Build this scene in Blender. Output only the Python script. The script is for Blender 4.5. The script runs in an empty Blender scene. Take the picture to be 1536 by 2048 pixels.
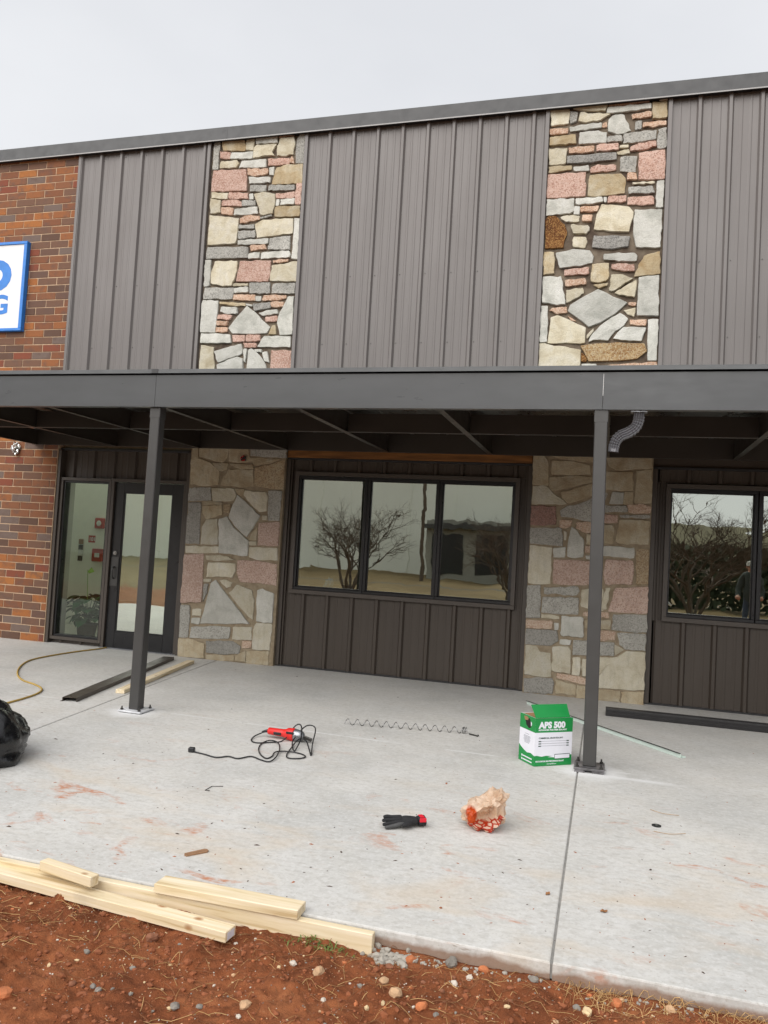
import bpy, bmesh, math, random
import numpy as np
from mathutils import Vector, Matrix, noise
random.seed(7)
SC = bpy.context.scene
COL = SC.collection

# ------------------------------------------------------------------ camera, sky, sun, exposure
YAW, PITCH, ROLL = -0.28068945, 0.04531875, 0.05719516
fwd = Vector((math.sin(YAW)*math.cos(PITCH), math.cos(YAW)*math.cos(PITCH), math.sin(PITCH)))
rgt = Vector((math.cos(YAW), -math.sin(YAW), 0)); upv = rgt.cross(fwd)
r2 = math.cos(ROLL)*rgt + math.sin(ROLL)*upv; u2 = -math.sin(ROLL)*rgt + math.cos(ROLL)*upv
cam_data = bpy.data.cameras.new('camera'); cam = bpy.data.objects.new('camera', cam_data); COL.objects.link(cam)
cam.matrix_world = Matrix(((r2.x, u2.x, -fwd.x, 0), (r2.y, u2.y, -fwd.y, -8.836), (r2.z, u2.z, -fwd.z, 1.49), (0, 0, 0, 1)))
cam_data.sensor_fit = 'HORIZONTAL'; cam_data.sensor_width = 36; cam_data.lens = 1579.926/1536*36
cam_data.clip_start = 0.05; cam_data.clip_end = 3000
SC.camera = cam

SUN_EL, SUN_AZ = math.radians(38), math.radians(196)      # azimuth clockwise from +Y (behind the camera)
world = bpy.data.worlds.new('World'); SC.world = world; world.use_nodes = True
wn = world.node_tree.nodes; wl = world.node_tree.links; wn.clear()
w_out = wn.new('ShaderNodeOutputWorld'); w_bg = wn.new('ShaderNodeBackground'); w_bg.inputs['Strength'].default_value = 0.055
sky = wn.new('ShaderNodeTexSky'); sky.sky_type = 'NISHITA'; sky.sun_disc = False; sky.sun_elevation = SUN_EL; sky.sun_rotation = SUN_AZ
sky.dust_density = 3.0
wtc = wn.new('ShaderNodeTexCoord'); wno = wn.new('ShaderNodeTexNoise'); wno.inputs['Scale'].default_value = 1.8; wno.inputs['Detail'].default_value = 5
wno.inputs['Roughness'].default_value = 0.45
wmap = wn.new('ShaderNodeMapping'); wmap.inputs['Scale'].default_value = (1, 1, 2.2); wmap.inputs['Location'].default_value = (0.3, 0.7, 0.2)
wr = wn.new('ShaderNodeValToRGB'); wr.color_ramp.elements[0].position = 0.32; wr.color_ramp.elements[1].position = 0.68
wr.color_ramp.elements[0].color = (6.15, 6.25, 6.5, 1); wr.color_ramp.elements[1].color = (7.3, 7.38, 7.55, 1)
wmix = wn.new('ShaderNodeMixRGB'); wmix.inputs['Fac'].default_value = 0.93
wl.new(wtc.outputs['Generated'], wmap.inputs['Vector']); wl.new(wmap.outputs['Vector'], wno.inputs['Vector']); wl.new(wno.outputs['Fac'], wr.inputs['Fac'])
wl.new(sky.outputs['Color'], wmix.inputs['Color1']); wl.new(wr.outputs['Color'], wmix.inputs['Color2'])
wl.new(wmix.outputs['Color'], w_bg.inputs['Color']); wl.new(w_bg.outputs['Background'], w_out.inputs['Surface'])
sun_d = bpy.data.lights.new('sun', 'SUN'); sun_d.energy = 1.5; sun_d.angle = math.radians(70); sun_d.color = (1.0, 0.97, 0.93)
sun = bpy.data.objects.new('sun', sun_d); COL.objects.link(sun)
sd = Vector((math.sin(SUN_AZ)*math.cos(SUN_EL), math.cos(SUN_AZ)*math.cos(SUN_EL), math.sin(SUN_EL)))
sun.rotation_euler = sd.to_track_quat('Z', 'Y').to_euler()
vs = SC.view_settings; vs.view_transform = 'Standard'; vs.look = 'None'; vs.exposure = 1.25; vs.gamma = 1; vs.use_curve_mapping = False
SC.cycles.max_bounces = 12; SC.cycles.diffuse_bounces = 8; SC.cycles.transparent_max_bounces = 12

# ------------------------------------------------------------------ materials
def srgb(r, g, b):
    f = lambda c: (c/255/12.92) if c/255 <= 0.04045 else ((c/255+0.055)/1.055)**2.4
    return (f(r), f(g), f(b))
class NT:
    def __init__(s, name):
        s.m = bpy.data.materials.new(name); s.m.use_nodes = True; s.t = s.m.node_tree; s.n = s.t.nodes; s.n.clear()
        s.out = s.n.new('ShaderNodeOutputMaterial'); s.b = s.n.new('ShaderNodeBsdfPrincipled'); s.l(s.b.outputs[0], s.out.inputs['Surface'])
        s.tc = s.n.new('ShaderNodeTexCoord')
    def l(s, a, b): s.t.links.new(a, b)
    def vec(s, scale=(1, 1, 1), rand=False):
        mp = s.n.new('ShaderNodeMapping'); mp.inputs['Scale'].default_value = scale; s.l(s.tc.outputs['Object'], mp.inputs['Vector'])
        if rand:
            oi = s.n.new('ShaderNodeObjectInfo'); mu = s.n.new('ShaderNodeMath'); mu.operation = 'MULTIPLY'; mu.inputs[1].default_value = 60
            s.l(oi.outputs['Random'], mu.inputs[0]); cb = s.n.new('ShaderNodeCombineXYZ')
            for k in range(3): s.l(mu.outputs[0], cb.inputs[k])
            s.l(cb.outputs[0], mp.inputs['Location'])
        return mp.outputs[0]
    def noise(s, v, scale, detail=4, rough=.55, dist=0):
        n = s.n.new('ShaderNodeTexNoise'); n.inputs['Scale'].default_value = scale; n.inputs['Detail'].default_value = detail
        n.inputs['Roughness'].default_value = rough; n.inputs['Distortion'].default_value = dist
        if v: s.l(v, n.inputs['Vector'])
        return n.outputs['Fac']
    def ramp(s, f, stops, interp='LINEAR'):
        r = s.n.new('ShaderNodeValToRGB'); e = r.color_ramp.elements; r.color_ramp.interpolation = interp
        while len(e) < len(stops): e.new(0.5)
        for i, (p, c) in enumerate(stops):
            e[i].position = p; e[i].color = (c[0], c[1], c[2], 1) if hasattr(c, '__len__') else (c, c, c, 1)
        s.l(f, r.inputs['Fac']); return r.outputs['Color']
    def mix(s, f, a, b, mode='MIX'):
        m = s.n.new('ShaderNodeMixRGB'); m.blend_type = mode
        for v, i in ((f, 'Fac'), (a, 'Color1'), (b, 'Color2')):
            if hasattr(v, 'is_output'): s.l(v, m.inputs[i])
            elif i == 'Fac': m.inputs[i].default_value = v
            else: m.inputs[i].default_value = (*v[:3], 1)
        return m.outputs[0]
    def math(s, op, a, b=0):
        m = s.n.new('ShaderNodeMath'); m.operation = op
        for i, v in enumerate((a, b)):
            if hasattr(v, 'is_output'): s.l(v, m.inputs[i])
            else: m.inputs[i].default_value = v
        return m.outputs[0]
    def color(s, c):
        if hasattr(c, 'is_output'): s.l(c, s.b.inputs['Base Color'])
        else: s.b.inputs['Base Color'].default_value = (*c[:3], 1)
    def bump(s, h, strength=.3, dist=.01):
        b = s.n.new('ShaderNodeBump'); b.inputs['Strength'].default_value = strength; b.inputs['Distance'].default_value = dist
        s.l(h, b.inputs['Height']); s.l(b.outputs[0], s.b.inputs['Normal'])
    def set(s, rough=.6, metal=0, spec=.5):
        if hasattr(rough, 'is_output'): s.l(rough, s.b.inputs['Roughness'])
        else: s.b.inputs['Roughness'].default_value = rough
        s.b.inputs['Metallic'].default_value = metal; s.b.inputs['Specular IOR Level'].default_value = spec
        return s.m
def plain(name, c, rough=.5, var=.12, scale=8, bumps=.05, bscale=80, metal=0, spec=.5, stretch=(1, 1, 1), rand=True):
    t = NT(name); v = t.vec(stretch, rand); n = t.noise(v, scale, 5)
    t.color(t.ramp(n, [(.3, [x*(1-var) for x in c]), (.7, [min(1, x*(1+var)) for x in c])]))
    if bumps: t.bump(t.noise(v, bscale, 4), bumps, .004)
    rr = t.ramp(t.noise(v, scale*2.3, 3), [(.3, max(0, rough-.07)), (.7, min(1, rough+.07))])
    return t.set(rr, metal, spec)
M = {}
def brick_mat(name, island):
    t = NT(name); v = t.vec((1, 1, 1), not island)
    if island: g = t.n.new('ShaderNodeNewGeometry'); rnd = g.outputs['Random Per Island']
    else: g = t.n.new('ShaderNodeObjectInfo'); rnd = g.outputs['Random']
    base = t.ramp(rnd, [(0, srgb(102, 78, 66)), (.10, srgb(122, 92, 76)), (.24, srgb(136, 90, 66)), (.4, srgb(120, 104, 96)), (.5, srgb(142, 96, 70)),
                        (.62, srgb(156, 102, 68)), (.74, srgb(112, 86, 74)), (.82, srgb(170, 110, 68)), (.91, srgb(138, 80, 62)), (.96, srgb(176, 116, 70))], 'CONSTANT')
    flash = t.noise(v, 9, 3)
    hs = t.n.new('ShaderNodeHueSaturation'); hs.inputs['Value'].default_value = .86; hs.inputs['Saturation'].default_value = 1.04; t.l(base, hs.inputs['Color'])
    c = t.mix(t.ramp(flash, [(.5, 0), (.68, .6)]), hs.outputs[0], srgb(98, 78, 70))
    c = t.mix(t.ramp(t.noise(v, 90, 3), [(.35, .25), (.6, 0)]), c, srgb(80, 60, 52))
    t.color(c); t.bump(t.noise(v, 130, 4), .35, .004); return t.set(.82, 0, .3)
M['brick'] = brick_mat('fired_brick', False); M['brick_far'] = brick_mat('fired_brick_joined', True)
def mortar(name, a, b, sc=14):
    t = NT(name); v = t.vec(); t.color(t.mix(t.ramp(t.noise(v, sc, 5), [(.38, 0), (.62, 1)]), a, b)); t.bump(t.noise(v, 120, 5), .6, .006); return t.set(.92, 0, .2)
M['mortar_brick'] = mortar('brick_mortar', srgb(202, 176, 148), srgb(184, 156, 130))
M['mortar_dark'] = mortar('dark_mortar', srgb(80, 68, 59), srgb(122, 111, 97), 5)
M['mortar_tan'] = mortar('tan_mortar', srgb(132, 118, 98), srgb(150, 137, 116))
STL = {}
def stone(key, a, b, c3, speck=None, streak=.4, bs=.5, low=False):
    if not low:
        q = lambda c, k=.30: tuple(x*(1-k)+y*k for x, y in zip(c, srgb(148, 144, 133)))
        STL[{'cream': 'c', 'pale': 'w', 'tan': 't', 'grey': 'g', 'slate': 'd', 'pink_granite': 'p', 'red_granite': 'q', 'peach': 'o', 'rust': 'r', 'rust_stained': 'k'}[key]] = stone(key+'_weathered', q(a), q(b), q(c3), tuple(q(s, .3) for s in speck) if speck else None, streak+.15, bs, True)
    t = NT('stone_'+key); v = t.vec((1, 1, 1), True)
    n = t.noise(v, 5, 6, .6, .6); col = t.ramp(n, [(.3, a), (.5, b), (.72, c3)])
    oi = t.n.new('ShaderNodeObjectInfo'); hs = t.n.new('ShaderNodeHueSaturation')
    vv = t.ramp(oi.outputs['Random'], [(0, .84), (1, 1.12)]); hs.inputs['Saturation'].default_value = 1.0; t.l(vv, hs.inputs['Value']); t.l(col, hs.inputs['Color'])
    col = hs.outputs[0]
    v2 = t.vec((9, 9, 1.6), True); st = t.noise(v2, 3, 4)
    col = t.mix(t.ramp(st, [(.5, 0), (.75, streak)]), col, [x*.72 for x in b])
    if speck:
        vo = t.n.new('ShaderNodeTexVoronoi'); vo.inputs['Scale'].default_value = 95; t.l(v, vo.inputs['Vector'])
        bw = t.n.new('ShaderNodeSeparateColor'); t.l(vo.outputs['Color'], bw.inputs[0])
        col = t.mix(t.ramp(bw.outputs[0], [(.62, 0), (.72, .75)]), col, speck[0]); col = t.mix(t.ramp(bw.outputs[1], [(.66, 0), (.76, .6)]), col, speck[1])
    else:
        col = t.mix(t.ramp(t.noise(v, 110, 4), [(.3, .35), (.52, 0)]), col, [x*.6 for x in a])
    t.color(col)
    h = t.mix(.35, t.noise(v, 13, 7, .65), t.noise(v, 70, 6, .65)); t.bump(h, bs*1.3, .03); return t.set(.85, 0, .25)
ST = {}
ST['c'] = stone('cream', srgb(180, 168, 142), srgb(204, 196, 174), srgb(212, 207, 194), None, .35)
ST['w'] = stone('pale', srgb(172, 172, 164), srgb(198, 197, 189), srgb(211, 210, 204), None, .3)
ST['t'] = stone('tan', srgb(158, 134, 98), srgb(182, 166, 136), srgb(194, 186, 166), None, .5)
ST['g'] = stone('grey', srgb(144, 142, 136), srgb(166, 164, 157), srgb(184, 182, 175), (srgb(124, 123, 118), srgb(178, 176, 170)), .25)
ST['d'] = stone('slate', srgb(126, 124, 120), srgb(148, 146, 141), srgb(166, 163, 157), (srgb(106, 104, 101), srgb(156, 154, 149)), .25)
ST['p'] = stone('pink_granite', srgb(178, 144, 128), srgb(194, 162, 147), srgb(204, 176, 162), (srgb(152, 114, 100), srgb(206, 182, 170)), .2)
ST['q'] = stone('red_granite', srgb(124, 78, 68), srgb(138, 90, 80), srgb(150, 102, 92), (srgb(100, 62, 56), srgb(160, 120, 110)), .15)
ST['o'] = stone('peach', srgb(180, 146, 120), srgb(198, 166, 142), srgb(208, 184, 162), (srgb(164, 126, 104), srgb(214, 194, 176)), .25)
ST['r'] = stone('rust', srgb(84, 54, 32), srgb(128, 88, 50), srgb(164, 122, 74), (srgb(92, 50, 26), srgb(176, 136, 84)), .3, 1.0)
ST['k'] = stone('rust_stained', srgb(136, 106, 70), srgb(168, 142, 104), srgb(180, 164, 132), (srgb(128, 92, 58), srgb(188, 174, 146)), .5)

M['upper_metal'] = plain('upper_painted_steel', srgb(106, 101, 99), .40, .06, 1.6, .12, 2.2, 0, .5, (1, 1, .25), False)
M['dark_brown_metal'] = plain('dark_brown_steel', srgb(66, 58, 51), .45, .07, 1.8, .12, 2.2, 0, .45, (1, 1, .25), False)  # darker, browner tone than the upper siding
M['trim_metal'] = plain('trim_steel', srgb(46, 46, 48), .38, .05, 4, .02, 20)
M['fascia_metal'] = plain('fascia_steel', srgb(67, 69, 71), .34, .10, 2.6, .06, 3, 0, .5, (1, 1, 3), False)
M['post_metal'] = plain('post_steel', srgb(60, 59, 58), .38, .05, 5, .03, 50)
M['frame_black'] = plain('black_aluminium', srgb(22, 22, 25), .34, .08, 6, .02, 60)
M['window_trim'] = plain('window_trim_steel', srgb(70, 63, 57), .42, .05, 5, .02, 50)
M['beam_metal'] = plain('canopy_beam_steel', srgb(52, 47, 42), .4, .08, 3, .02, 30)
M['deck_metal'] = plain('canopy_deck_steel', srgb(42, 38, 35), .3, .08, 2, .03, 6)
M['galv'] = plain('galvanised_steel', srgb(150, 152, 156), .35, .2, 14, .1, 60, .8)
M['white_paint'] = plain('white_paint', srgb(225, 225, 226), .5, .04)
M['blue_paint'] = plain('blue_paint', srgb(44, 122, 205), .45, .1, 10)
M['black_plastic'] = plain('black_plastic', srgb(30, 30, 32), .45, .15, 10, .08, 60)
M['steel'] = plain('bright_steel', srgb(150, 150, 150), .3, .1, 20, .05, 50, .9)
M['dark_steel'] = plain('dark_steel', srgb(80, 78, 76), .35, .1, 20, .05, 50, .8)
M['red_plastic'] = plain('red_plastic', srgb(205, 38, 34), .4, .08, 10, .05, 80)
M['wood_header'] = plain('bare_header_wood', srgb(120, 80, 42), .75, .45, 4, .3, 30, 0, .3, (.6, 6, 6))
def glass(nm, add, tint, refl=(.88, .93, .85)):
    t = NT(nm); t.n.remove(t.b)
    v = t.vec((1, 1, 1.2), False)
    bp = t.n.new('ShaderNodeBump'); bp.inputs['Strength'].default_value = .06; bp.inputs['Distance'].default_value = .02
    t.l(t.mix(.012, t.noise(v, 1.5, 2, .4, .8), t.noise(v, 8, 2, .4, 1.5)), bp.inputs['Height'])
    gl = t.n.new('ShaderNodeBsdfGlossy'); gl.inputs['Roughness'].default_value = 0.0; gl.inputs['Color'].default_value = (*refl, 1); t.l(bp.outputs[0], gl.inputs['Normal'])
    tr = t.n.new('ShaderNodeBsdfTransparent'); tr.inputs['Color'].default_value = (*tint, 1)
    lw = t.n.new('ShaderNodeFresnel'); lw.inputs['IOR'].default_value = 1.5
    gb = t.n.new('ShaderNodeNewGeometry'); f = t.math('MULTIPLY', t.math('ADD', lw.outputs[0], add), t.math('SUBTRACT', 1.0, gb.outputs['Backfacing']))
    mx = t.n.new('ShaderNodeMixShader'); t.l(f, mx.inputs[0]); t.l(tr.outputs[0], mx.inputs[1]); t.l(gl.outputs[0], mx.inputs[2]); t.l(mx.outputs[0], t.out.inputs['Surface'])
    return t.m
M['glass'] = glass('tinted_glass', .54, (.84, .91, .84)); M['glass_clear'] = glass('clear_glass', .03, (.96, .98, .95))
def lumber():
    t = NT('pine_lumber'); v = t.vec((1, 1, 1), True); vg = t.vec((1.2, 22, 22), True)
    g = t.noise(vg, 2.2, 4, .5, .4)
    c = t.ramp(g, [(.30, srgb(190, 166, 126)), (.42, srgb(214, 196, 160)), (.56, srgb(222, 206, 176)), (.7, srgb(230, 217, 192))])
    vo = t.n.new('ShaderNodeTexVoronoi'); vo.inputs['Scale'].default_value = 1.0
    vm = t.vec((5.0, 8, 8), True); t.l(vm, vo.inputs['Vector'])
    c = t.mix(t.ramp(vo.outputs['Distance'], [(.06, .9), (.10, .5), (.14, 0)]), c, srgb(152, 104, 62))
    c = t.mix(t.ramp(t.noise(v, 3, 4), [(.62, 0), (.8, .5)]), c, srgb(120, 108, 98))
    t.color(c); t.bump(g, .15, .003); return t.set(.7, 0, .3)
M['lumber'] = lumber()

# ------------------------------------------------------------------ mesh helpers
class MB:
    def __init__(s): s.v = []; s.f = []; s.mi = []; s.smooth = False
    def quad(s, *p, mi=0):
        b = len(s.v); s.v += [tuple(q) for q in p]; s.f.append(tuple(range(b, b+len(p)))); s.mi.append(mi)
    def box(s, x0, x1, y0, y1, z0, z1, ch=0.0, mi=0):
        if ch <= 0:
            b = len(s.v); s.v += [(x, y, z) for z in (z0, z1) for y in (y0, y1) for x in (x0, x1)]
            for q in ((0, 2, 3, 1), (4, 5, 7, 6), (0, 1, 5, 4), (2, 6, 7, 3), (0, 4, 6, 2), (1, 3, 7, 5)): s.f.append(tuple(b+i for i in q)); s.mi.append(mi)
        else:
            bm = bmesh.new(); bmesh.ops.create_cube(bm, size=1)
            for w in bm.verts: w.co = Vector(((x0+x1)/2+w.co.x*(x1-x0), (y0+y1)/2+w.co.y*(y1-y0), (z0+z1)/2+w.co.z*(z1-z0)))
            bmesh.ops.bevel(bm, geom=bm.edges[:], offset=ch, segments=1, affect='EDGES'); s.add_bm(bm, mi); bm.free()
        return s
    def add_bm(s, bm, mi=0):
        b = len(s.v); bm.verts.index_update(); s.v += [tuple(w.co) for w in bm.verts]
        for f in bm.faces: s.f.append(tuple(b+w.index for w in f.verts)); s.mi.append(mi)
    def prism(s, pts, y0, y1, axis='y', mi=0):
        # closed outline pts (a,b) extruded along axis
        n = len(pts); b = len(s.v)
        mk = {'y': lambda a, c, t: (a, t, c), 'x': lambda a, c, t: (t, a, c), 'z': lambda a, c, t: (a, c, t)}[axis]
        s.v += [mk(a, c, y0) for a, c in pts] + [mk(a, c, y1) for a, c in pts]
        s.f += [tuple(b+i for i in range(n)), tuple(b+n+i for i in reversed(range(n)))]; s.mi += [mi, mi]
        for i in range(n):
            j = (i+1) % n; s.f.append((b+i, b+n+i, b+n+j, b+j)); s.mi.append(mi)
        return s
    def tube(s, path, r, seg=8, closed=False, mi=0, cap=True):
        P = [Vector(p) for p in path]; n = len(P); rs = r if hasattr(r, '__len__') else [r]*n
        prev = None; b = len(s.v)
        for i, p in enumerate(P):
            t = (P[min(i+1, n-1)]-P[max(i-1, 0)]).normalized() if not closed else (P[(i+1) % n]-P[i-1]).normalized()
            if prev is None: a = t.orthogonal().normalized()
            else: a = (prev-t*prev.dot(t)).normalized() if (prev-t*prev.dot(t)).length > 1e-6 else t.orthogonal().normalized()
            prev = a; c = t.cross(a)
            for k in range(seg):
                an = 2*math.pi*k/seg; s.v.append(tuple(p+(a*math.cos(an)+c*math.sin(an))*rs[i]))
        m = n if closed else n-1
        for i in range(m):
            for k in range(seg):
                i2 = (i+1) % n; s.f.append((b+i*seg+k, b+i*seg+(k+1) % seg, b+i2*seg+(k+1) % seg, b+i2*seg+k)); s.mi.append(mi)
        if cap and not closed:
            s.f.append(tuple(b+k for k in reversed(range(seg)))); s.f.append(tuple(b+(n-1)*seg+k for k in range(seg))); s.mi += [mi, mi]
        return s
    def cyl(s, p0, p1, r0, r1=None, seg=16, mi=0): return s.tube([p0, p1], [r0, r1 if r1 is not None else r0], seg, mi=mi)
    def mesh(s, name, mats):
        me = bpy.data.meshes.new(name); me.from_pydata(s.v, [], s.f)
        for m in (mats if isinstance(mats, (list, tuple)) else [mats]): me.materials.append(m)
        if any(s.mi): me.polygons.foreach_set('material_index', s.mi)
        if s.smooth: me.polygons.foreach_set('use_smooth', [True]*len(me.polygons))
        me.update(); return me
    def fixn(s, me):
        bm = bmesh.new(); bm.from_mesh(me); bmesh.ops.recalc_face_normals(bm, faces=bm.faces); bm.to_mesh(me); bm.free(); return me
    def build(s, name, mats, parent=None, loc=None, smooth=False, fix=True, label=None):
        s.smooth = smooth; me = s.mesh(name, mats)
        if fix: s.fixn(me)
        return link(name, me, parent, loc, label)
def link(name, me, parent=None, loc=None, label=None):
    o = bpy.data.objects.new(name, me); COL.objects.link(o)
    if parent: o.parent = parent
    if loc is not None: o.location = loc
    if label: o['label'] = label
    return o
def tag(o, label=None, cat=None, group=None, kind=None):
    if label: o['label'] = label
    if cat: o['category'] = cat
    if group: o['group'] = group
    if kind: o['kind'] = kind
    return o
def thing(name, label, cat, loc=(0, 0, 0), rz=0, group=None):
    o = bpy.data.objects.new(name, None); COL.objects.link(o); o.location = loc; o.rotation_euler = (0, 0, rz); o.empty_display_size = .1
    return tag(o, label, cat, group)
def spline(pts, n=6):
    P = [Vector(p) for p in pts]; out = []
    for i in range(len(P)-1):
        p0, p1, p2, p3 = P[max(i-1, 0)], P[i], P[i+1], P[min(i+2, len(P)-1)]
        for k in range(n):
            t = k/n; out.append(.5*((2*p1)+(p2-p0)*t+(2*p0-5*p1+4*p2-p3)*t*t+(3*p1-p0-3*p2+p3)*t**3))
    out.append(P[-1]); return out

# ------------------------------------------------------------------ value noise on arrays
_rng = np.random.RandomState(3); _G = _rng.rand(256, 256)
def vnoise(x, y, s, ox=0.0):
    x = np.asarray(x)/s+ox+1000; y = np.asarray(y)/s+ox*1.7+1000
    xi = np.floor(x).astype(int); yi = np.floor(y).astype(int); fx = x-xi; fy = y-yi
    fx = fx*fx*(3-2*fx); fy = fy*fy*(3-2*fy); xi %= 256; yi %= 256; x1 = (xi+1) % 256; y1 = (yi+1) % 256
    return (_G[xi, yi]*(1-fx)+_G[x1, yi]*fx)*(1-fy)+(_G[xi, y1]*(1-fx)+_G[x1, y1]*fx)*fy-.5
SLAB_Y = -5.77
def ground_h(x, y):
    x = np.asarray(x, float); y = np.asarray(y, float)
    near = np.clip((y+12)/4, 0, 1)
    h = .008*vnoise(x, y, .016, 31)+.05*vnoise(x, y, 1.1, 3)+.035*vnoise(x, y, .34, 7)+.026*vnoise(x, y, .12, 11)+.018*np.abs(vnoise(x, y, .055, 5))*2+.014*vnoise(x, y, .028, 9)
    lump = np.clip(vnoise(x, y, .09, 21)-.16, 0, 1)*.09
    z = -.078+(h+lump)*near*.85
    edge = np.clip((SLAB_Y-y)/.10, 0, 1)
    z = np.where(y > SLAB_Y-.10, (-.062+.3*h)*(1-edge)+z*edge, z)
    z = np.where(y > SLAB_Y-.004, -.15, z)
    far = np.clip((-y-9)/20, 0, 1)
    return z-.10*far
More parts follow.
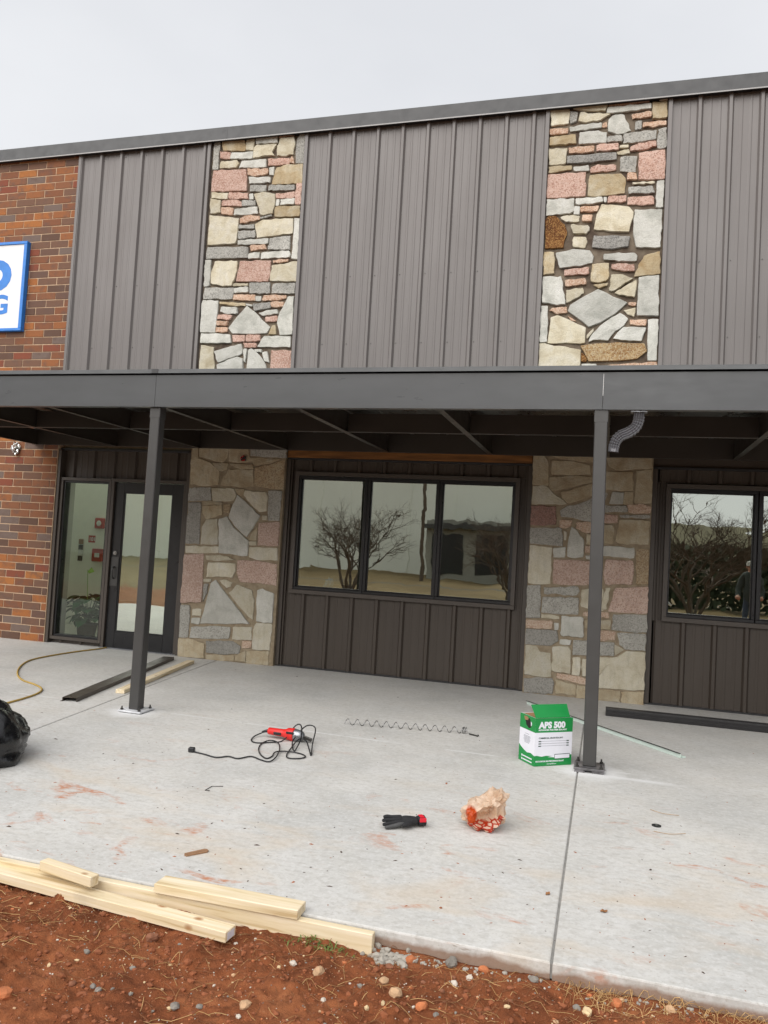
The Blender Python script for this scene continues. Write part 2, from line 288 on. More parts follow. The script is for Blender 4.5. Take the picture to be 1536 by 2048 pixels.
STONES={
'pier1_upper':"""g-5075,6541 -4991,6533 -4991,6457 -5007,6366 -4998,6177 -5082,6184 -5078,6362
t-4976,6547 -4658,6544 -4642,6396 -4752,6410 -4939,6416
c-4621,6546 -4518,6546 -4523,6386 -4627,6405
w-4497,6549 -4342,6550 -4203,6543 -4198,6457 -4325,6464 -4485,6463
c-4510,6425 -4474,6457 -4377,6443 -4212,6439 -4269,6344 -4229,6295 -4357,6306 -4516,6284
c-4164,6504 -3981,6512 -3967,6457 -3976,6289 -4101,6280 -4192,6292 -4194,6407
g-3894,6539 -3832,6538 -3828,6173 -3938,6182 -3941,6385 -3937,6474
o-4182,6531 -3910,6546 -4024,6526 -4170,6515
p-4988,6410 -4843,6388 -4848,6307 -4982,6328
w-4821,6381 -4522,6370 -4532,6281 -4837,6301
c-4967,6281 -4819,6274 -4742,6278 -4712,6230 -4746,6182 -4977,6196
w-4676,6262 -4343,6260 -4336,6159 -4708,6179
p-4311,6257 -4031,6249 -4026,6174 -4305,6172
o-4014,6233 -3991,6270 -3958,6174 -4017,6193
p-5064,6172 -4609,6151 -4583,5873 -5077,5898 -5073,6066
o-4588,6159 -4538,6145 -4313,6138 -4309,6072 -4478,6050 -4576,6073
w-4287,6145 -4224,6150 -4228,6051 -4281,6060
t-4186,6137 -4093,6160 -3843,6159 -3837,5918 -4241,5933 -4212,6050
w-4558,6042 -4268,6024 -4269,5955 -4541,5955
g-4534,5939 -4320,5924 -4314,5843 -4534,5859
g-4277,5920 -3935,5900 -3930,5836 -4283,5856
p-3910,5918 -3832,5912 -3835,5647 -3908,5652
c-5071,5887 -4838,5861 -4843,5785 -5065,5811
p-4821,5865 -4560,5841 -4554,5765 -4821,5784
w-4542,5825 -4495,5831 -4478,5755 -4527,5753
c-4472,5820 -4324,5834 -4189,5800 -4183,5700 -4204,5558 -4362,5548 -4409,5676
p-4174,5804 -3929,5816 -3924,5742 -4164,5744
w-4164,5734 -4127,5731 -4132,5652 -4169,5655
w-4105,5725 -3923,5732 -3929,5658 -4106,5655
c-5076,5806 -4935,5771 -4924,5614 -5067,5613
p-4907,5764 -4716,5766 -4638,5726 -4640,5681 -4913,5699
g-4634,5751 -4450,5738 -4446,5678 -4629,5680
o-4918,5684 -4752,5663 -4751,5573 -4911,5598
w-4729,5642 -4418,5656 -4412,5571 -4735,5567
t-4168,5635 -3844,5628 -3846,5501 -4170,5511
o-4645,5521 -4571,5551 -4383,5535 -4380,5490 -4640,5455
g-4371,5519 -4219,5544 -4218,5524 -4364,5499
c-5076,5588 -4953,5565 -4666,5522 -4665,5352 -4687,5203 -4882,5203 -5075,5203 -5075,5426
g-4649,5436 -4445,5434 -4441,5379 -4651,5386
g-4660,5356 -4429,5358 -4428,5264 -4647,5256
c-4429,5428 -4331,5482 -3927,5477 -3925,5290 -4158,5274 -4390,5257
w-3901,5475 -3833,5466 -3825,4962 -3914,4976
w-4657,5241 -4241,5244 -4241,5179 -4651,5186
g-4219,5242 -3948,5257 -3942,5085 -4231,5100
o-4485,5162 -4278,5166 -4257,5106 -4464,5097
g-5072,5173 -4510,5144 -4500,5009 -5083,5022
w-4493,5061 -4345,5069 -4351,5000 -4494,4997
w-4318,5068 -3957,5074 -3933,5024 -3941,4995 -4323,4989
w-5093,5005 -5010,5001 -5008,4679 -5084,4662
c-4954,4983 -4648,4974 -4645,4849 -4701,4663 -4865,4674 -4993,4704 -4994,4854
p-4605,4972 -4189,4958 -4186,4761 -4213,4698 -4640,4715 -4627,4829
o-4158,4961 -3955,4967 -3963,4938 -4151,4931
c-4169,4898 -4008,4905 -3865,4938 -3834,4932 -3832,4683 -4182,4707
c-4676,4686 -4477,4684 -4481,4654 -4679,4657
w-4661,4631 -4474,4639 -4470,4575 -4651,4566
g-4451,4688 -4181,4682 -4177,4550 -4447,4559
g-4127,4665 -3841,4664 -3838,4533 -4145,4549 -4146,4632
g-5072,4651 -4667,4636 -4684,4493 -5083,4506
o-4661,4547 -4371,4537 -4366,4463 -4667,4482
w-4359,4517 -4290,4514 -4292,4460 -4355,4462
o-4249,4523 -3956,4518 -3953,4479 -4061,4458 -4270,4460
w-3923,4497 -3846,4494 -3845,4030 -4000,4023 -4046,4170 -4019,4305
w-5088,4491 -4872,4474 -4880,4290 -4886,4075 -5095,4080 -5099,4346
t-4855,4463 -4502,4437 -4494,4398 -4618,4401 -4847,4433
w-4486,4427 -4394,4409 -4403,4390 -4479,4407
d-4390,4424 -4158,4436 -4154,4368 -4367,4335
o-4153,4436 -3976,4431 -3977,4372 -4133,4377
w-4823,4398 -4606,4381 -4600,4307 -4740,4306 -4835,4338
w-4302,4303 -4193,4335 -4058,4341 -4049,4287 -4247,4268
p-4859,4299 -4669,4284 -4697,4230 -4877,4245
p-4209,4252 -4058,4263 -4053,4199 -4199,4193
w-4473,4402 -4310,4269 -4142,4123 -4184,4051 -4368,4045 -4647,4056 -4706,4126 -4597,4262
o-4881,4220 -4717,4211 -4729,4156 -4877,4170
o-4875,4140 -4722,4132 -4724,4082 -4876,4075
t-4112,4142 -4075,4141 -4052,4034 -4152,4036
w-5078,4064 -4683,4042 -4660,3937 -5079,3939
p-4645,4036 -4473,4027 -4473,3949 -4628,3947
p-4452,4032 -4267,4028 -4256,3955 -4452,3953
w-4208,4012 -3859,4001 -3855,3866 -4293,3882
p-4488,3934 -4317,3927 -4314,3873 -4462,3875
c-5072,3914 -4894,3882 -4893,3792 -4867,3673 -4866,3504 -5079,3505
w-4885,3832 -4519,3920 -4498,3846 -4499,3797 -4719,3721 -4814,3687
w-4834,3663 -4687,3720 -4561,3758 -4484,3733 -4468,3502 -4790,3504
w-4472,3855 -4434,3855 -4444,3688 -4466,3708
w-4412,3845 -4371,3859 -4276,3784 -4196,3696 -4115,3501 -4425,3502
w-4333,3848 -4238,3847 -4235,3808 -4310,3824
w-4220,3808 -4157,3817 -4122,3685 -4186,3705
p-4101,3835 -3836,3822 -3825,3499 -4099,3501""",
'pier2_upper':"""c-853,6546 -651,6536 -653,6363 -733,6360 -838,6349
g-640,6503 -554,6479 -565,6385 -628,6360
c-606,6531 -429,6550 -232,6545 -258,6470 -386,6483 -545,6509
o-222,6539 -87,6540 275,6544 172,6524 -57,6511 -217,6517
c284,6548 392,6557 389,6521 285,6537
w-231,6503 225,6503 227,6446 -34,6437 -238,6437
t239,6512 389,6511 396,6328 246,6327
c-524,6481 -404,6448 -198,6422 -342,6359 -459,6354 -540,6378
o29,6400 228,6416 231,6354 41,6347
w-149,6412 -57,6403 22,6221 -121,6193 -214,6232 -215,6362
w-632,6324 -292,6338 -289,6281 -624,6271
o-272,6326 -238,6333 -231,6286 -280,6290
g71,6313 133,6318 132,6226 70,6221
o153,6295 388,6293 390,6242 150,6244
o-852,6313 -656,6310 -658,6253 -849,6250
w-523,6240 -327,6248 -233,6219 -233,6105 -390,6109 -523,6110
t-848,6218 -573,6229 -558,6124 -708,6126 -848,6123
g-216,6171 -76,6173 -60,6120 -69,6101 -214,6108
g-43,6191 289,6201 288,6099 123,6083 -48,6078
g312,6199 396,6216 400,5998 311,5996
o-635,6078 -359,6080 -361,6013 -523,6011 -628,6015
p-330,6082 -102,6083 -99,6011 -327,6015
c-81,6055 5,6058 2,6028 -85,6030
p30,6030 115,6064 289,6079 296,6017 137,5990 27,5984
c-851,6086 -650,6074 -667,5903 -838,5901
d-646,5985 -121,5982 -118,5904 -439,5895 -642,5901
c-112,5991 12,6006 23,5964 -97,5964
g-66,5926 101,5922 89,5755 -69,5772
p119,5951 387,5969 394,5650 263,5650 131,5660
t-842,5881 -596,5876 -594,5829 -694,5822 -843,5807
w-571,5854 -413,5862 -400,5798 -564,5811
p-378,5838 -310,5864 -120,5843 -118,5786 -258,5787 -385,5777
p-848,5792 -439,5786 -444,5678 -428,5645 -432,5516 -850,5519 -847,5666
t-388,5746 -63,5741 -13,5686 -16,5523 -344,5505 -403,5519 -399,5653
o13,5740 95,5734 112,5666 7,5664
c66,5629 293,5627 289,5607 76,5608
g30,5581 271,5578 302,5500 33,5504
w321,5625 395,5630 393,5333 318,5343
w-530,5492 -250,5488 -238,5436 -389,5421 -527,5430
w-231,5487 -202,5485 -204,5429 -224,5435
p-178,5493 5,5491 3,5425 -185,5422
p25,5469 280,5467 298,5375 152,5379 28,5388
w-849,5504 -549,5493 -543,5353 -592,5330 -846,5320
w-540,5405 -486,5396 -487,5308 -546,5312
o-476,5390 -280,5393 -297,5332 -468,5333
c-247,5411 -145,5394 39,5361 89,5297 50,5082 -123,5097 -318,5133 -295,5296
w102,5322 384,5309 382,4893 133,4910 99,5059
c-689,5290 -620,5306 -486,5293 -488,5231 -627,5234
o-447,5301 -344,5294 -351,5223 -449,5234
r-820,5308 -740,5303 -645,5204 -612,5119 -643,4945 -843,4945 -853,5269
c-571,5194 -388,5179 -371,5126 -403,5087 -541,5095
c-530,5057 -406,5045 -389,4993 -411,4932 -535,4949 -543,5021
d-314,5060 -121,5049 62,5029 47,4919 -114,4902 -328,4933 -322,5009
t-851,4897 -746,4892 -732,4814 -730,4659 -849,4643
w-720,4886 -533,4918 -356,4893 -314,4825 -325,4754 -505,4731 -668,4713
w-203,4845 117,4845 146,4813 139,4753 -3,4764 -201,4784
t222,4804 379,4847 389,4602 258,4597 127,4582 169,4711
p-617,4690 -357,4709 -354,4633 -614,4623
t-320,4738 -146,4741 -148,4563 -243,4531 -326,4550
p-112,4729 117,4719 125,4643 1,4653 -114,4678
w-848,4617 -653,4614 -594,4298 -723,4302 -844,4327
o-607,4571 -391,4583 -378,4516 -598,4504
c-586,4457 -415,4477 -403,4420 -508,4352 -580,4313
t-300,4508 -146,4522 -155,4492 -240,4465
c-112,4612 3,4608 114,4563 8,4496 -66,4439 -128,4436
c148,4546 152,4451 137,4356 12,4385 -70,4408
w175,4570 259,4582 380,4587 393,4144 173,4155 175,4450
w-249,4455 -161,4412 63,4298 -65,4176 -205,4089 -328,4041 -470,4157 -556,4220 -535,4291 -373,4388
o-731,4261 -583,4272 -570,4205 -678,4193 -760,4231
w-857,4286 -782,4284 -773,3882 -853,3878
c-668,4177 -496,4096 -362,4032 -364,3865 -763,3872 -741,4154
o-559,4169 -467,4106 -517,4117
c34,4214 151,4240 141,4141 78,4172
o82,4298 158,4295 150,4260 83,4272
w-8,4185 80,4117 36,4043 -56,3985 -119,3886 -216,3897 -321,3874 -304,3929 -203,4049
c-279,4020 -277,3990 -342,3910 -343,3950
o104,4107 269,4107 262,4038 106,4056
w42,4028 268,4018 227,3874 71,3887 -63,3905
w288,4102 394,4104 393,3659 301,3660
c-852,3863 -632,3828 -404,3784 -396,3496 -850,3498
k-406,3830 -271,3848 -23,3859 256,3844 287,3759 192,3681 -14,3663 -311,3657
r-393,3754 -352,3713 -335,3657 -389,3657
w-383,3627 -233,3626 -227,3495 -377,3496
o-212,3605 82,3623 394,3644 400,3491 -208,3495""",
'pier1_lower':"""t-5106,2628 -5015,2630 -5004,2491 -5094,2464
t-4991,2615 -4592,2628 -4605,2501 -4667,2433 -4827,2470 -4988,2497
t-4586,2623 -4338,2628 -4308,2518 -4260,2459 -4402,2445 -4574,2451
g-4294,2624 -3792,2624 -3800,2510 -4058,2519 -4287,2523
t-4291,2503 -3895,2492 -3999,2445 -4223,2404
t-5105,2458 -4998,2476 -4824,2424 -4692,2316 -4703,2158 -4915,2136 -5087,2151
t-4801,2420 -4583,2425 -4605,2349 -4704,2326
t-4555,2421 -4257,2419 -4237,2369 -4407,2364 -4553,2401
t-4633,2267 -4572,2350 -4247,2354 -4227,2149 -4413,2138 -4669,2154
k-4216,2380 -4008,2425 -3841,2484 -3833,2133 -4010,2136 -4212,2169
g-5100,2099 -4807,2119 -4789,1958 -5105,1940
c-4789,2110 -4488,2110 -4449,2031 -4478,1970 -4754,1944
t-4477,2110 -4339,2110 -4346,2045 -4394,2033 -4464,2081
c-4350,2035 -4333,2095 -4060,2085 -4029,2026 -4034,1858 -4130,1844 -4233,1929
g-4024,2101 -3842,2103 -3855,1747 -4004,1745
d-5097,1915 -4927,1922 -4923,1790 -4911,1410 -5104,1410
t-4902,1882 -4634,1903 -4619,1783 -4839,1722 -4889,1791
k-4607,1914 -4513,1918 -4533,1816 -4605,1813
w-4433,2032 -4276,1917 -4115,1795 -4173,1693 -4270,1529 -4409,1631 -4529,1756 -4503,1858
c-4838,1712 -4682,1729 -4659,1418 -4894,1406 -4887,1619
w-4660,1730 -4551,1765 -4453,1629 -4245,1480 -4249,1301 -4319,1292 -4474,1313 -4629,1314
t-4907,1948 -4783,1953 -4630,1933 -4639,1903 -4897,1903
p-4125,1705 -3853,1727 -3844,1442 -4117,1437
t-4179,1613 -4137,1645 -4138,1496 -4246,1490
c-4239,1471 -4142,1481 -4139,1436 -4231,1431
c-5096,1374 -4646,1389 -4646,1313 -4852,1297 -5089,1288
c-4223,1402 -3858,1412 -3848,1265 -4078,1257 -4220,1283
c-4083,1796 -4018,1794 -4021,1749 -4080,1746
p-5110,1261 -4840,1287 -4837,1096 -4829,694 -5110,663 -5111,977
c-4805,1269 -4671,1277 -4516,1276 -4403,1237 -4622,1219 -4790,1219
c-4765,1186 -4399,1193 -4393,1103 -4431,1021 -4608,1025 -4779,1004
p-4370,1234 -4120,1244 -3851,1221 -3843,962 -4058,982 -4318,979 -4370,1095
c-4816,976 -4711,983 -4714,953 -4814,946
c-4599,975 -4516,986 -4427,962 -4445,911 -4499,892
d-4806,916 -4745,921 -4759,809 -4807,695
w-4712,933 -4649,977 -4576,892 -4409,725 -4163,477 -4347,467 -4565,450 -4820,429 -4769,648
c-4461,830 -4359,937 -4270,913 -4159,881 -4119,766 -4119,535 -4180,564 -4331,701
w-4084,886 -4021,910 -3868,862 -3865,511 -4069,519
g-5107,633 -4982,637 -4972,502 -4981,250 -5105,239
c-4940,595 -4828,604 -4827,523 -4940,520
w-4943,484 -4831,493 -4842,417 -4949,423
g-4940,374 -4695,404 -4414,417 -4426,278 -4773,248 -4958,242
c-4376,420 -4128,441 -4123,289 -4377,272
c-4067,495 -3870,496 -3875,185 -4099,179 -4104,404
t-5109,219 -4940,224 -4751,185 -4738,12 -5103,-12
d-4726,222 -4375,248 -4262,194 -4277,104 -4538,80 -4716,84
o-4234,265 -4116,266 -4122,196 -4239,176
t-4714,54 -4341,83 -4336,15 -4532,-4 -4709,-5
t-4172,143 -3885,174 -3889,4 -4172,-4
t-4319,76 -4194,151 -4179,15 -4315,22""",
'pier2_lower':"""t-855,2609 -741,2607 -698,2545 -680,2284 -855,2289
t-657,2556 -424,2552 -253,2515 -238,2412 -478,2405 -650,2405
t-659,2603 -207,2609 -204,2547 -445,2561
t-674,2368 -417,2396 -197,2382 -224,2325 -472,2270 -632,2223 -663,2253
c-844,2268 -705,2268 -599,2172 -478,2084 -849,2069
t-540,2211 -214,2315 -199,2187 -385,2118 -464,2095 -527,2154
g-540,2009 -462,2064 -304,2101 -198,2167 -72,2222 -52,2203 -95,2079 -166,1902 -295,1911 -396,1938 -527,1942
q-864,2048 -593,2048 -584,1852 -715,1840 -854,1839
o-541,1900 -410,1906 -422,1849 -471,1821 -537,1823
o-364,1888 -166,1897 -161,1790 -250,1775 -361,1821
g-852,1803 -521,1813 -502,1721 -502,1618 -604,1628 -844,1631
c-848,1610 -612,1592 -614,1205 -736,1191 -849,1199
w-592,1593 -467,1610 -472,1502 -587,1495
w-412,1834 -350,1791 -281,1702 -278,1518 -357,1503 -442,1514 -436,1694
c-495,1784 -464,1775 -466,1692 -486,1691
t-249,1765 -190,1768 -185,1656 -250,1658
o-258,1632 -184,1636 -181,1570 -255,1565
w-249,1530 -170,1535 -169,1499 -237,1495
p-581,1470 -197,1472 -157,1454 -147,1231 -383,1205 -579,1207
t-78,2601 386,2612 395,2501 151,2479 35,2471 -45,2510
t-82,2447 201,2450 209,2253 83,2248 -73,2253
t239,2467 396,2481 400,2129 233,2122
w1,2230 113,2229 108,2107 -28,2107
t127,2235 209,2238 214,2111 118,2107
g-90,2079 138,2088 160,2023 -83,2013
o157,2099 291,2114 397,2088 390,2023 180,2019
p-91,1987 60,1983 59,1902 -83,1901
g84,1984 391,1998 388,1962 105,1960
t87,1934 394,1938 389,1817 385,1687 87,1686 57,1709 72,1822
t-86,1870 21,1870 34,1789 34,1683 -78,1672
w-86,1636 243,1644 243,1533 -82,1540
p-31,1502 235,1498 240,1257 -30,1239 -55,1359
k273,1620 392,1627 401,1268 278,1260
g-857,1163 -715,1178 -703,829 -856,817
g-673,1160 -323,1190 -301,1145 -329,1098 -670,1089
g-683,1052 -308,1069 -305,891 -519,884 -691,886
c-272,1158 -194,1173 -57,1183 -47,951 -184,961 -274,985
c-28,1195 20,1198 -9,974 -57,961
p78,1202 402,1239 404,961 214,951 12,951
c-690,871 -507,855 -501,830 -688,825
o-850,792 -565,799 -571,711 -845,704
w-549,780 -504,778 -506,712 -541,709
w-473,862 -249,860 -240,653 -358,653 -468,654
o-242,926 12,936 15,876 -250,885
t-228,836 35,862 29,761 -224,755
g66,920 400,941 403,758 222,753 54,758
d-845,694 -520,700 -500,590 -573,538 -847,524
w-476,607 -362,612 -374,560 -479,561
o-194,728 93,737 87,651 -189,627
g-337,614 84,621 85,481 -153,469 -340,457
g113,723 399,738 401,565 201,562 142,606
c89,601 183,555 99,492
c-841,514 -724,509 -690,450 -579,450 -557,198 -739,190 -841,200
c-552,519 -393,538 -361,501 -355,253 -460,258 -551,270
c-338,422 -259,429 -254,309 -261,243 -340,245
c-234,421 42,457 119,474 -47,279 -93,224 -226,241
c212,543 407,545 413,157 295,140 56,139 -70,127 -56,268 54,408
o-489,245 -161,217 -178,150 -337,169 -497,194
d-844,154 -547,184 -524,130 -539,17 -837,6
t-506,173 -295,133 -296,33 -499,26
t-276,135 -177,125 -79,116 -73,-14 -171,-14 -279,-6
t-59,113 163,116 168,-17 -53,-26
t182,108 404,136 405,-11 187,-15""",
}

# ------------------------------------------------------------------ ground sheet
def axis(*segs):
    out = []
    for a, b, st in segs: out += list(np.arange(a, b, st))
    return np.array(out+[segs[-1][1]])
gx = axis((-400, -60, 34), (-60, -8, 2.6), (-8, -3.2, .12), (-3.2, 1.2, .0095), (1.2, 6, .12), (6, 60, 2.7), (60, 400, 34))
gy = axis((-400, -60, 34), (-60, -14, 2.3), (-14, -7.0, .14), (-7.0, SLAB_Y, .0095), (SLAB_Y, SLAB_Y+.02, .006), (SLAB_Y+.02, 20, 4), (20, 400, 40))
X, Y = np.meshgrid(gx, gy); Z = ground_h(X, Y)
nx, ny = len(gx), len(gy); idx = np.arange(nx*ny).reshape(ny, nx)
F = np.stack([idx[:-1, :-1], idx[:-1, 1:], idx[1:, 1:], idx[1:, :-1]], -1).reshape(-1, 4)
me = bpy.data.meshes.new('ground'); me.vertices.add(nx*ny); me.vertices.foreach_set('co', np.stack([X, Y, Z], -1).ravel())
me.loops.add(F.size); me.loops.foreach_set('vertex_index', F.ravel()); me.polygons.add(len(F)); me.polygons.foreach_set('loop_start', np.arange(0, F.size, 4)); me.update(); me.validate()
me.polygons.foreach_set('use_smooth', np.ones(len(F), bool))
t = NT('red_clay_soil'); v = t.vec()
c = t.ramp(t.noise(v, 3.2, 6, .62), [(.3, srgb(118, 68, 43)), (.5, srgb(146, 86, 54)), (.7, srgb(166, 106, 70))])
c = t.mix(t.ramp(t.noise(v, 26, 5, .6), [(.4, 0), (.66, .6)]), c, srgb(100, 60, 40))
c = t.mix(t.ramp(t.noise(v, 75, 4, .6), [(.6, 0), (.74, .55)]), c, srgb(178, 126, 90))
vo = t.n.new('ShaderNodeTexVoronoi'); vo.inputs['Scale'].default_value = 75; t.l(v, vo.inputs['Vector'])
sp = t.n.new('ShaderNodeSeparateColor'); t.l(vo.outputs['Color'], sp.inputs[0])
c = t.mix(t.math('MULTIPLY', t.ramp(sp.outputs[0], [(.93, 0), (.95, 1)]), t.ramp(vo.outputs['Distance'], [(.12, .9), (.26, 0)])), c, srgb(206, 188, 168))
sx = t.n.new('ShaderNodeSeparateXYZ'); t.l(v, sx.inputs[0])
lawn = t.ramp(t.noise(v, .35, 5), [(.35, srgb(112, 94, 66)), (.6, srgb(132, 114, 82))])
fy = t.math('ADD', sx.outputs[1], t.math('MULTIPLY', t.noise(v, .8, 4), 3.0))
c = t.mix(t.ramp(t.math('MULTIPLY', t.math('ADD', fy, 9.6), -.8), [(0, 0), (1, 1)]), c, lawn)
t.color(c); t.bump(t.mix(.5, t.noise(v, 60, 6, .7), t.noise(v, 180, 5, .7)), 1.0, .016); M['soil'] = t.set(.95, 0, .15)
me.materials.append(M['soil']); tag(link('ground', me), kind='structure')

# ------------------------------------------------------------------ concrete slab
def concrete():
    t = NT('broomed_concrete'); v = t.vec(); g = t.n.new('ShaderNodeNewGeometry'); pos = g.outputs['Position']
    def nz(sc, det=5, st=(1, 1, 1), dist=0):
        mp = t.n.new('ShaderNodeMapping'); mp.inputs['Scale'].default_value = st; t.l(pos, mp.inputs['Vector']); return t.noise(mp.outputs[0], sc, det, .6, dist)
    c = t.ramp(nz(.9, 6), [(.3, srgb(176, 176, 173)), (.52, srgb(194, 192, 187)), (.72, srgb(206, 204, 198))])
    c = t.mix(t.ramp(nz(4, 7), [(.42, 0), (.7, .55)]), c, srgb(206, 205, 203))
    c = t.mix(t.ramp(nz(15, 7, (.8, 1.5, 1)), [(.5, 0), (.7, .3)]), c, srgb(164, 162, 157))
    c = t.mix(t.ramp(nz(26, 7, (.8, 1.3, 1)), [(.48, 0), (.66, .5)]), c, srgb(166, 163, 157)); c = t.mix(t.ramp(nz(38, 6), [(.5, 0), (.66, .5)]), c, srgb(208, 207, 205)); c = t.mix(t.ramp(nz(80, 5), [(.54, 0), (.72, .42)]), c, srgb(150, 144, 134))
    sx = t.n.new('ShaderNodeSeparateXYZ'); t.l(pos, sx.inputs[0])
    front = t.ramp(t.math('MULTIPLY', t.math('ADD', sx.outputs[1], 2.6), -.33), [(0, .05), (.45, .35), (.75, .9), (1, 1)])
    # tan washes of clay water, then small smeared clay marks
    tan = t.math('MULTIPLY', t.ramp(nz(1.5, 7, (1, 1.8, 1), .5), [(.50, 0), (.70, .4)]), front); c = t.mix(tan, c, srgb(198, 176, 146))
    clump = t.ramp(nz(.85, 3), [(.45, 0), (.56, 1)])
    sm = t.math('MULTIPLY', t.math('MULTIPLY', t.ramp(nz(3.2, 7, (.9, 1.5, 1), .8), [(.585, 0), (.66, .9)]), clump), front); sm = t.math('MULTIPLY', sm, t.ramp(nz(28, 6, (.8, 1.6, 1)), [(.40, .15), (.56, 1)])); c = t.mix(sm, c, srgb(180, 112, 70))
    fine = t.math('MULTIPLY', t.ramp(nz(21, 6, (.5, 1.7, 1), .8), [(.64, 0), (.72, .75)]), front); fine = t.math('MULTIPLY', fine, t.ramp(nz(1.3, 3), [(.45, .1), (.6, 1)])); c = t.mix(fine, c, srgb(160, 112, 80))
    mud = t.math('MULTIPLY', t.ramp(t.math('ADD', t.math('MULTIPLY', sx.outputs[2], -14), t.math('MULTIPLY', nz(7, 5), .9)), [(.75, 0), (1.0, .8)]), 1.0); c = t.mix(mud, c, srgb(128, 96, 72))
    dots = t.ramp(nz(33, 2), [(.775, 0), (.80, .8)]); c = t.mix(dots, c, srgb(70, 60, 52))
    hair = t.ramp(nz(7, 3, (.28, 5, 1), 2.5), [(.70, 0), (.73, .5)]); c = t.mix(hair, c, srgb(122, 104, 84))
    # white overspray round the feet of the posts and the chalk line between them
    def spot(cx, cy, r0, r1, st=(1, 1)):
        dx = t.math('MULTIPLY', t.math('ADD', sx.outputs[0], -cx), st[0]); dy = t.math('MULTIPLY', t.math('ADD', sx.outputs[1], -cy), st[1])
        d = t.math('SQRT', t.math('ADD', t.math('MULTIPLY', dx, dx), t.math('MULTIPLY', dy, dy)))
        d = t.math('ADD', d, t.math('MULTIPLY', t.math('ADD', nz(9, 4), -.5), .16)); return t.ramp(d, [(r0, .85), (r1, 0)])
    for a in ((-3.78, -2.95, .10, .27), (-.07, -2.98, .10, .28)): c = t.mix(spot(*a), c, srgb(222, 222, 222))
    c = t.mix(t.math('MULTIPLY', spot(.24, -3.05, .06, .30, (.8, 6)), .75), c, srgb(222, 222, 222))
    yl = t.math('ADD', sx.outputs[1], t.math('ADD', t.math('MULTIPLY', sx.outputs[0], .015), 2.90))
    line = t.math('MULTIPLY', t.ramp(t.math('ABSOLUTE', yl), [(.008, .7), (.016, 0)]), t.ramp(nz(2.2, 2), [(.45, 0), (.55, 1)])); c = t.mix(line, c, srgb(214, 214, 213))
    t.color(c); t.bump(t.mix(.5, nz(120, 5, (1, 3, 1)), nz(22, 6)), .3, .004)
    return t.set(t.ramp(nz(3, 4), [(.35, .62), (.7, .82)]), 0, .35)
M['concrete'] = concrete()
slab = tag(bpy.data.objects.new('concrete_walkway', None), kind='structure'); COL.objects.link(slab)
def jx(y): return -4.0-(y+4.12)*.138       # skewed saw-cut joint on the left
def slab_piece(poly):
    me = bpy.data.meshes.new('slab'); bm = bmesh.new()
    top = [bm.verts.new((x, y, 0)) for x, y in poly]; f = bm.faces.new(top)
    r = bmesh.ops.extrude_face_region(bm, geom=[f]); vs2 = [g for g in r['geom'] if isinstance(g, bmesh.types.BMVert)]
    for w in vs2: w.co.z = -.14
    bmesh.ops.recalc_face_normals(bm, faces=bm.faces)
    ed = [e for e in bm.edges if all(abs(w.co.z) < 1e-5 for w in e.verts)]
    bmesh.ops.bevel(bm, geom=ed, offset=.007, segments=2, profile=.5, affect='EDGES')
    bm.to_mesh(me); bm.free(); me.materials.append(M['concrete']); return link('slab', me, slab)
g2 = .0045; SY = SLAB_Y; YB = .6
M['joint'] = plain('joint_sealant', srgb(132, 130, 126), .8, .2, 20, .2)
for (ax, ay), (bx_, by) in (((jx(SY), SY), (jx(YB), YB)), ((-.143, SY), (-.166, YB)), ((3.55, SY), (3.55, YB))):
    jm = MB(); jm.v = [(ax-.008, ay+.004, -.006), (ax+.008, ay+.004, -.006), (bx_+.008, by, -.006), (bx_-.008, by, -.006), (ax-.008, ay+.004, -.06), (ax+.008, ay+.004, -.06)]; jm.f = [(0, 1, 2, 3), (0, 4, 5, 1)]; jm.mi = [0, 0]; jm.build('joint_filler', M['joint'], slab)
slab_piece([(-16, SY), (jx(SY)-g2, SY), (jx(YB)-g2, YB), (-16, YB)])
slab_piece([(jx(SY)+g2, SY), (-.143-g2, SY), (-.166-g2, YB), (jx(YB)+g2, YB)])
slab_piece([(-.143+g2, SY), (3.55-g2, SY), (3.55-g2, YB), (-.166+g2, YB)])
slab_piece([(3.55+g2, SY), (12, SY), (12, YB), (3.55+g2, YB)])

# ------------------------------------------------------------------ the building
B = thing('commercial_building', 'long single building with brick, fieldstone piers and ribbed steel siding behind the canopy', 'building')
# structural core behind every finish (one wall with its openings)
core = MB()
for x0, x1, z0, z1 in ((-16, -7.05, -.1, 6.5), (-5.09, -3.86, -.1, 6.5), (-.83, .38, -.1, 6.5), (3.38, 12, -.1, 6.5), (-7.05, -5.09, 2.2, 6.5), (-3.86, -.83, 2.36, 6.5), (-3.86, -.83, -.1, .88), (.38, 3.38, 2.36, 6.5), (.38, 3.38, -.1, .88), (-7.05, -5.09, -.1, .03)):
    core.box(x0, x1, .135, .35, z0, z1)
core.box(-16, -9.1, .35, 14, 6.3, 6.5); core.box(-4.3, 12, .35, 14, 6.3, 6.5); core.box(-9.1, -4.3, 3.3, 14, 6.3, 6.5); core.box(-16, 12, 13.8, 14, -.1, 6.3); core.box(-16, -15.8, .35, 13.8, -.1, 6.3); core.box(11.8, 12, .35, 13.8, -.1, 6.3)  # roof left open over the lobby for the added skylight
M['inner_wall'] = plain('interior_plaster', srgb(176, 178, 168), .8, .04)
core.build('wall_core', M['inner_wall'], B)
M['inner_floor'] = plain('interior_floor', srgb(92, 88, 82), .5, .1)
MB().box(-15.8, 11.8, .35, 13.8, -.06, .0).build('interior_floor', M['inner_floor'], B)
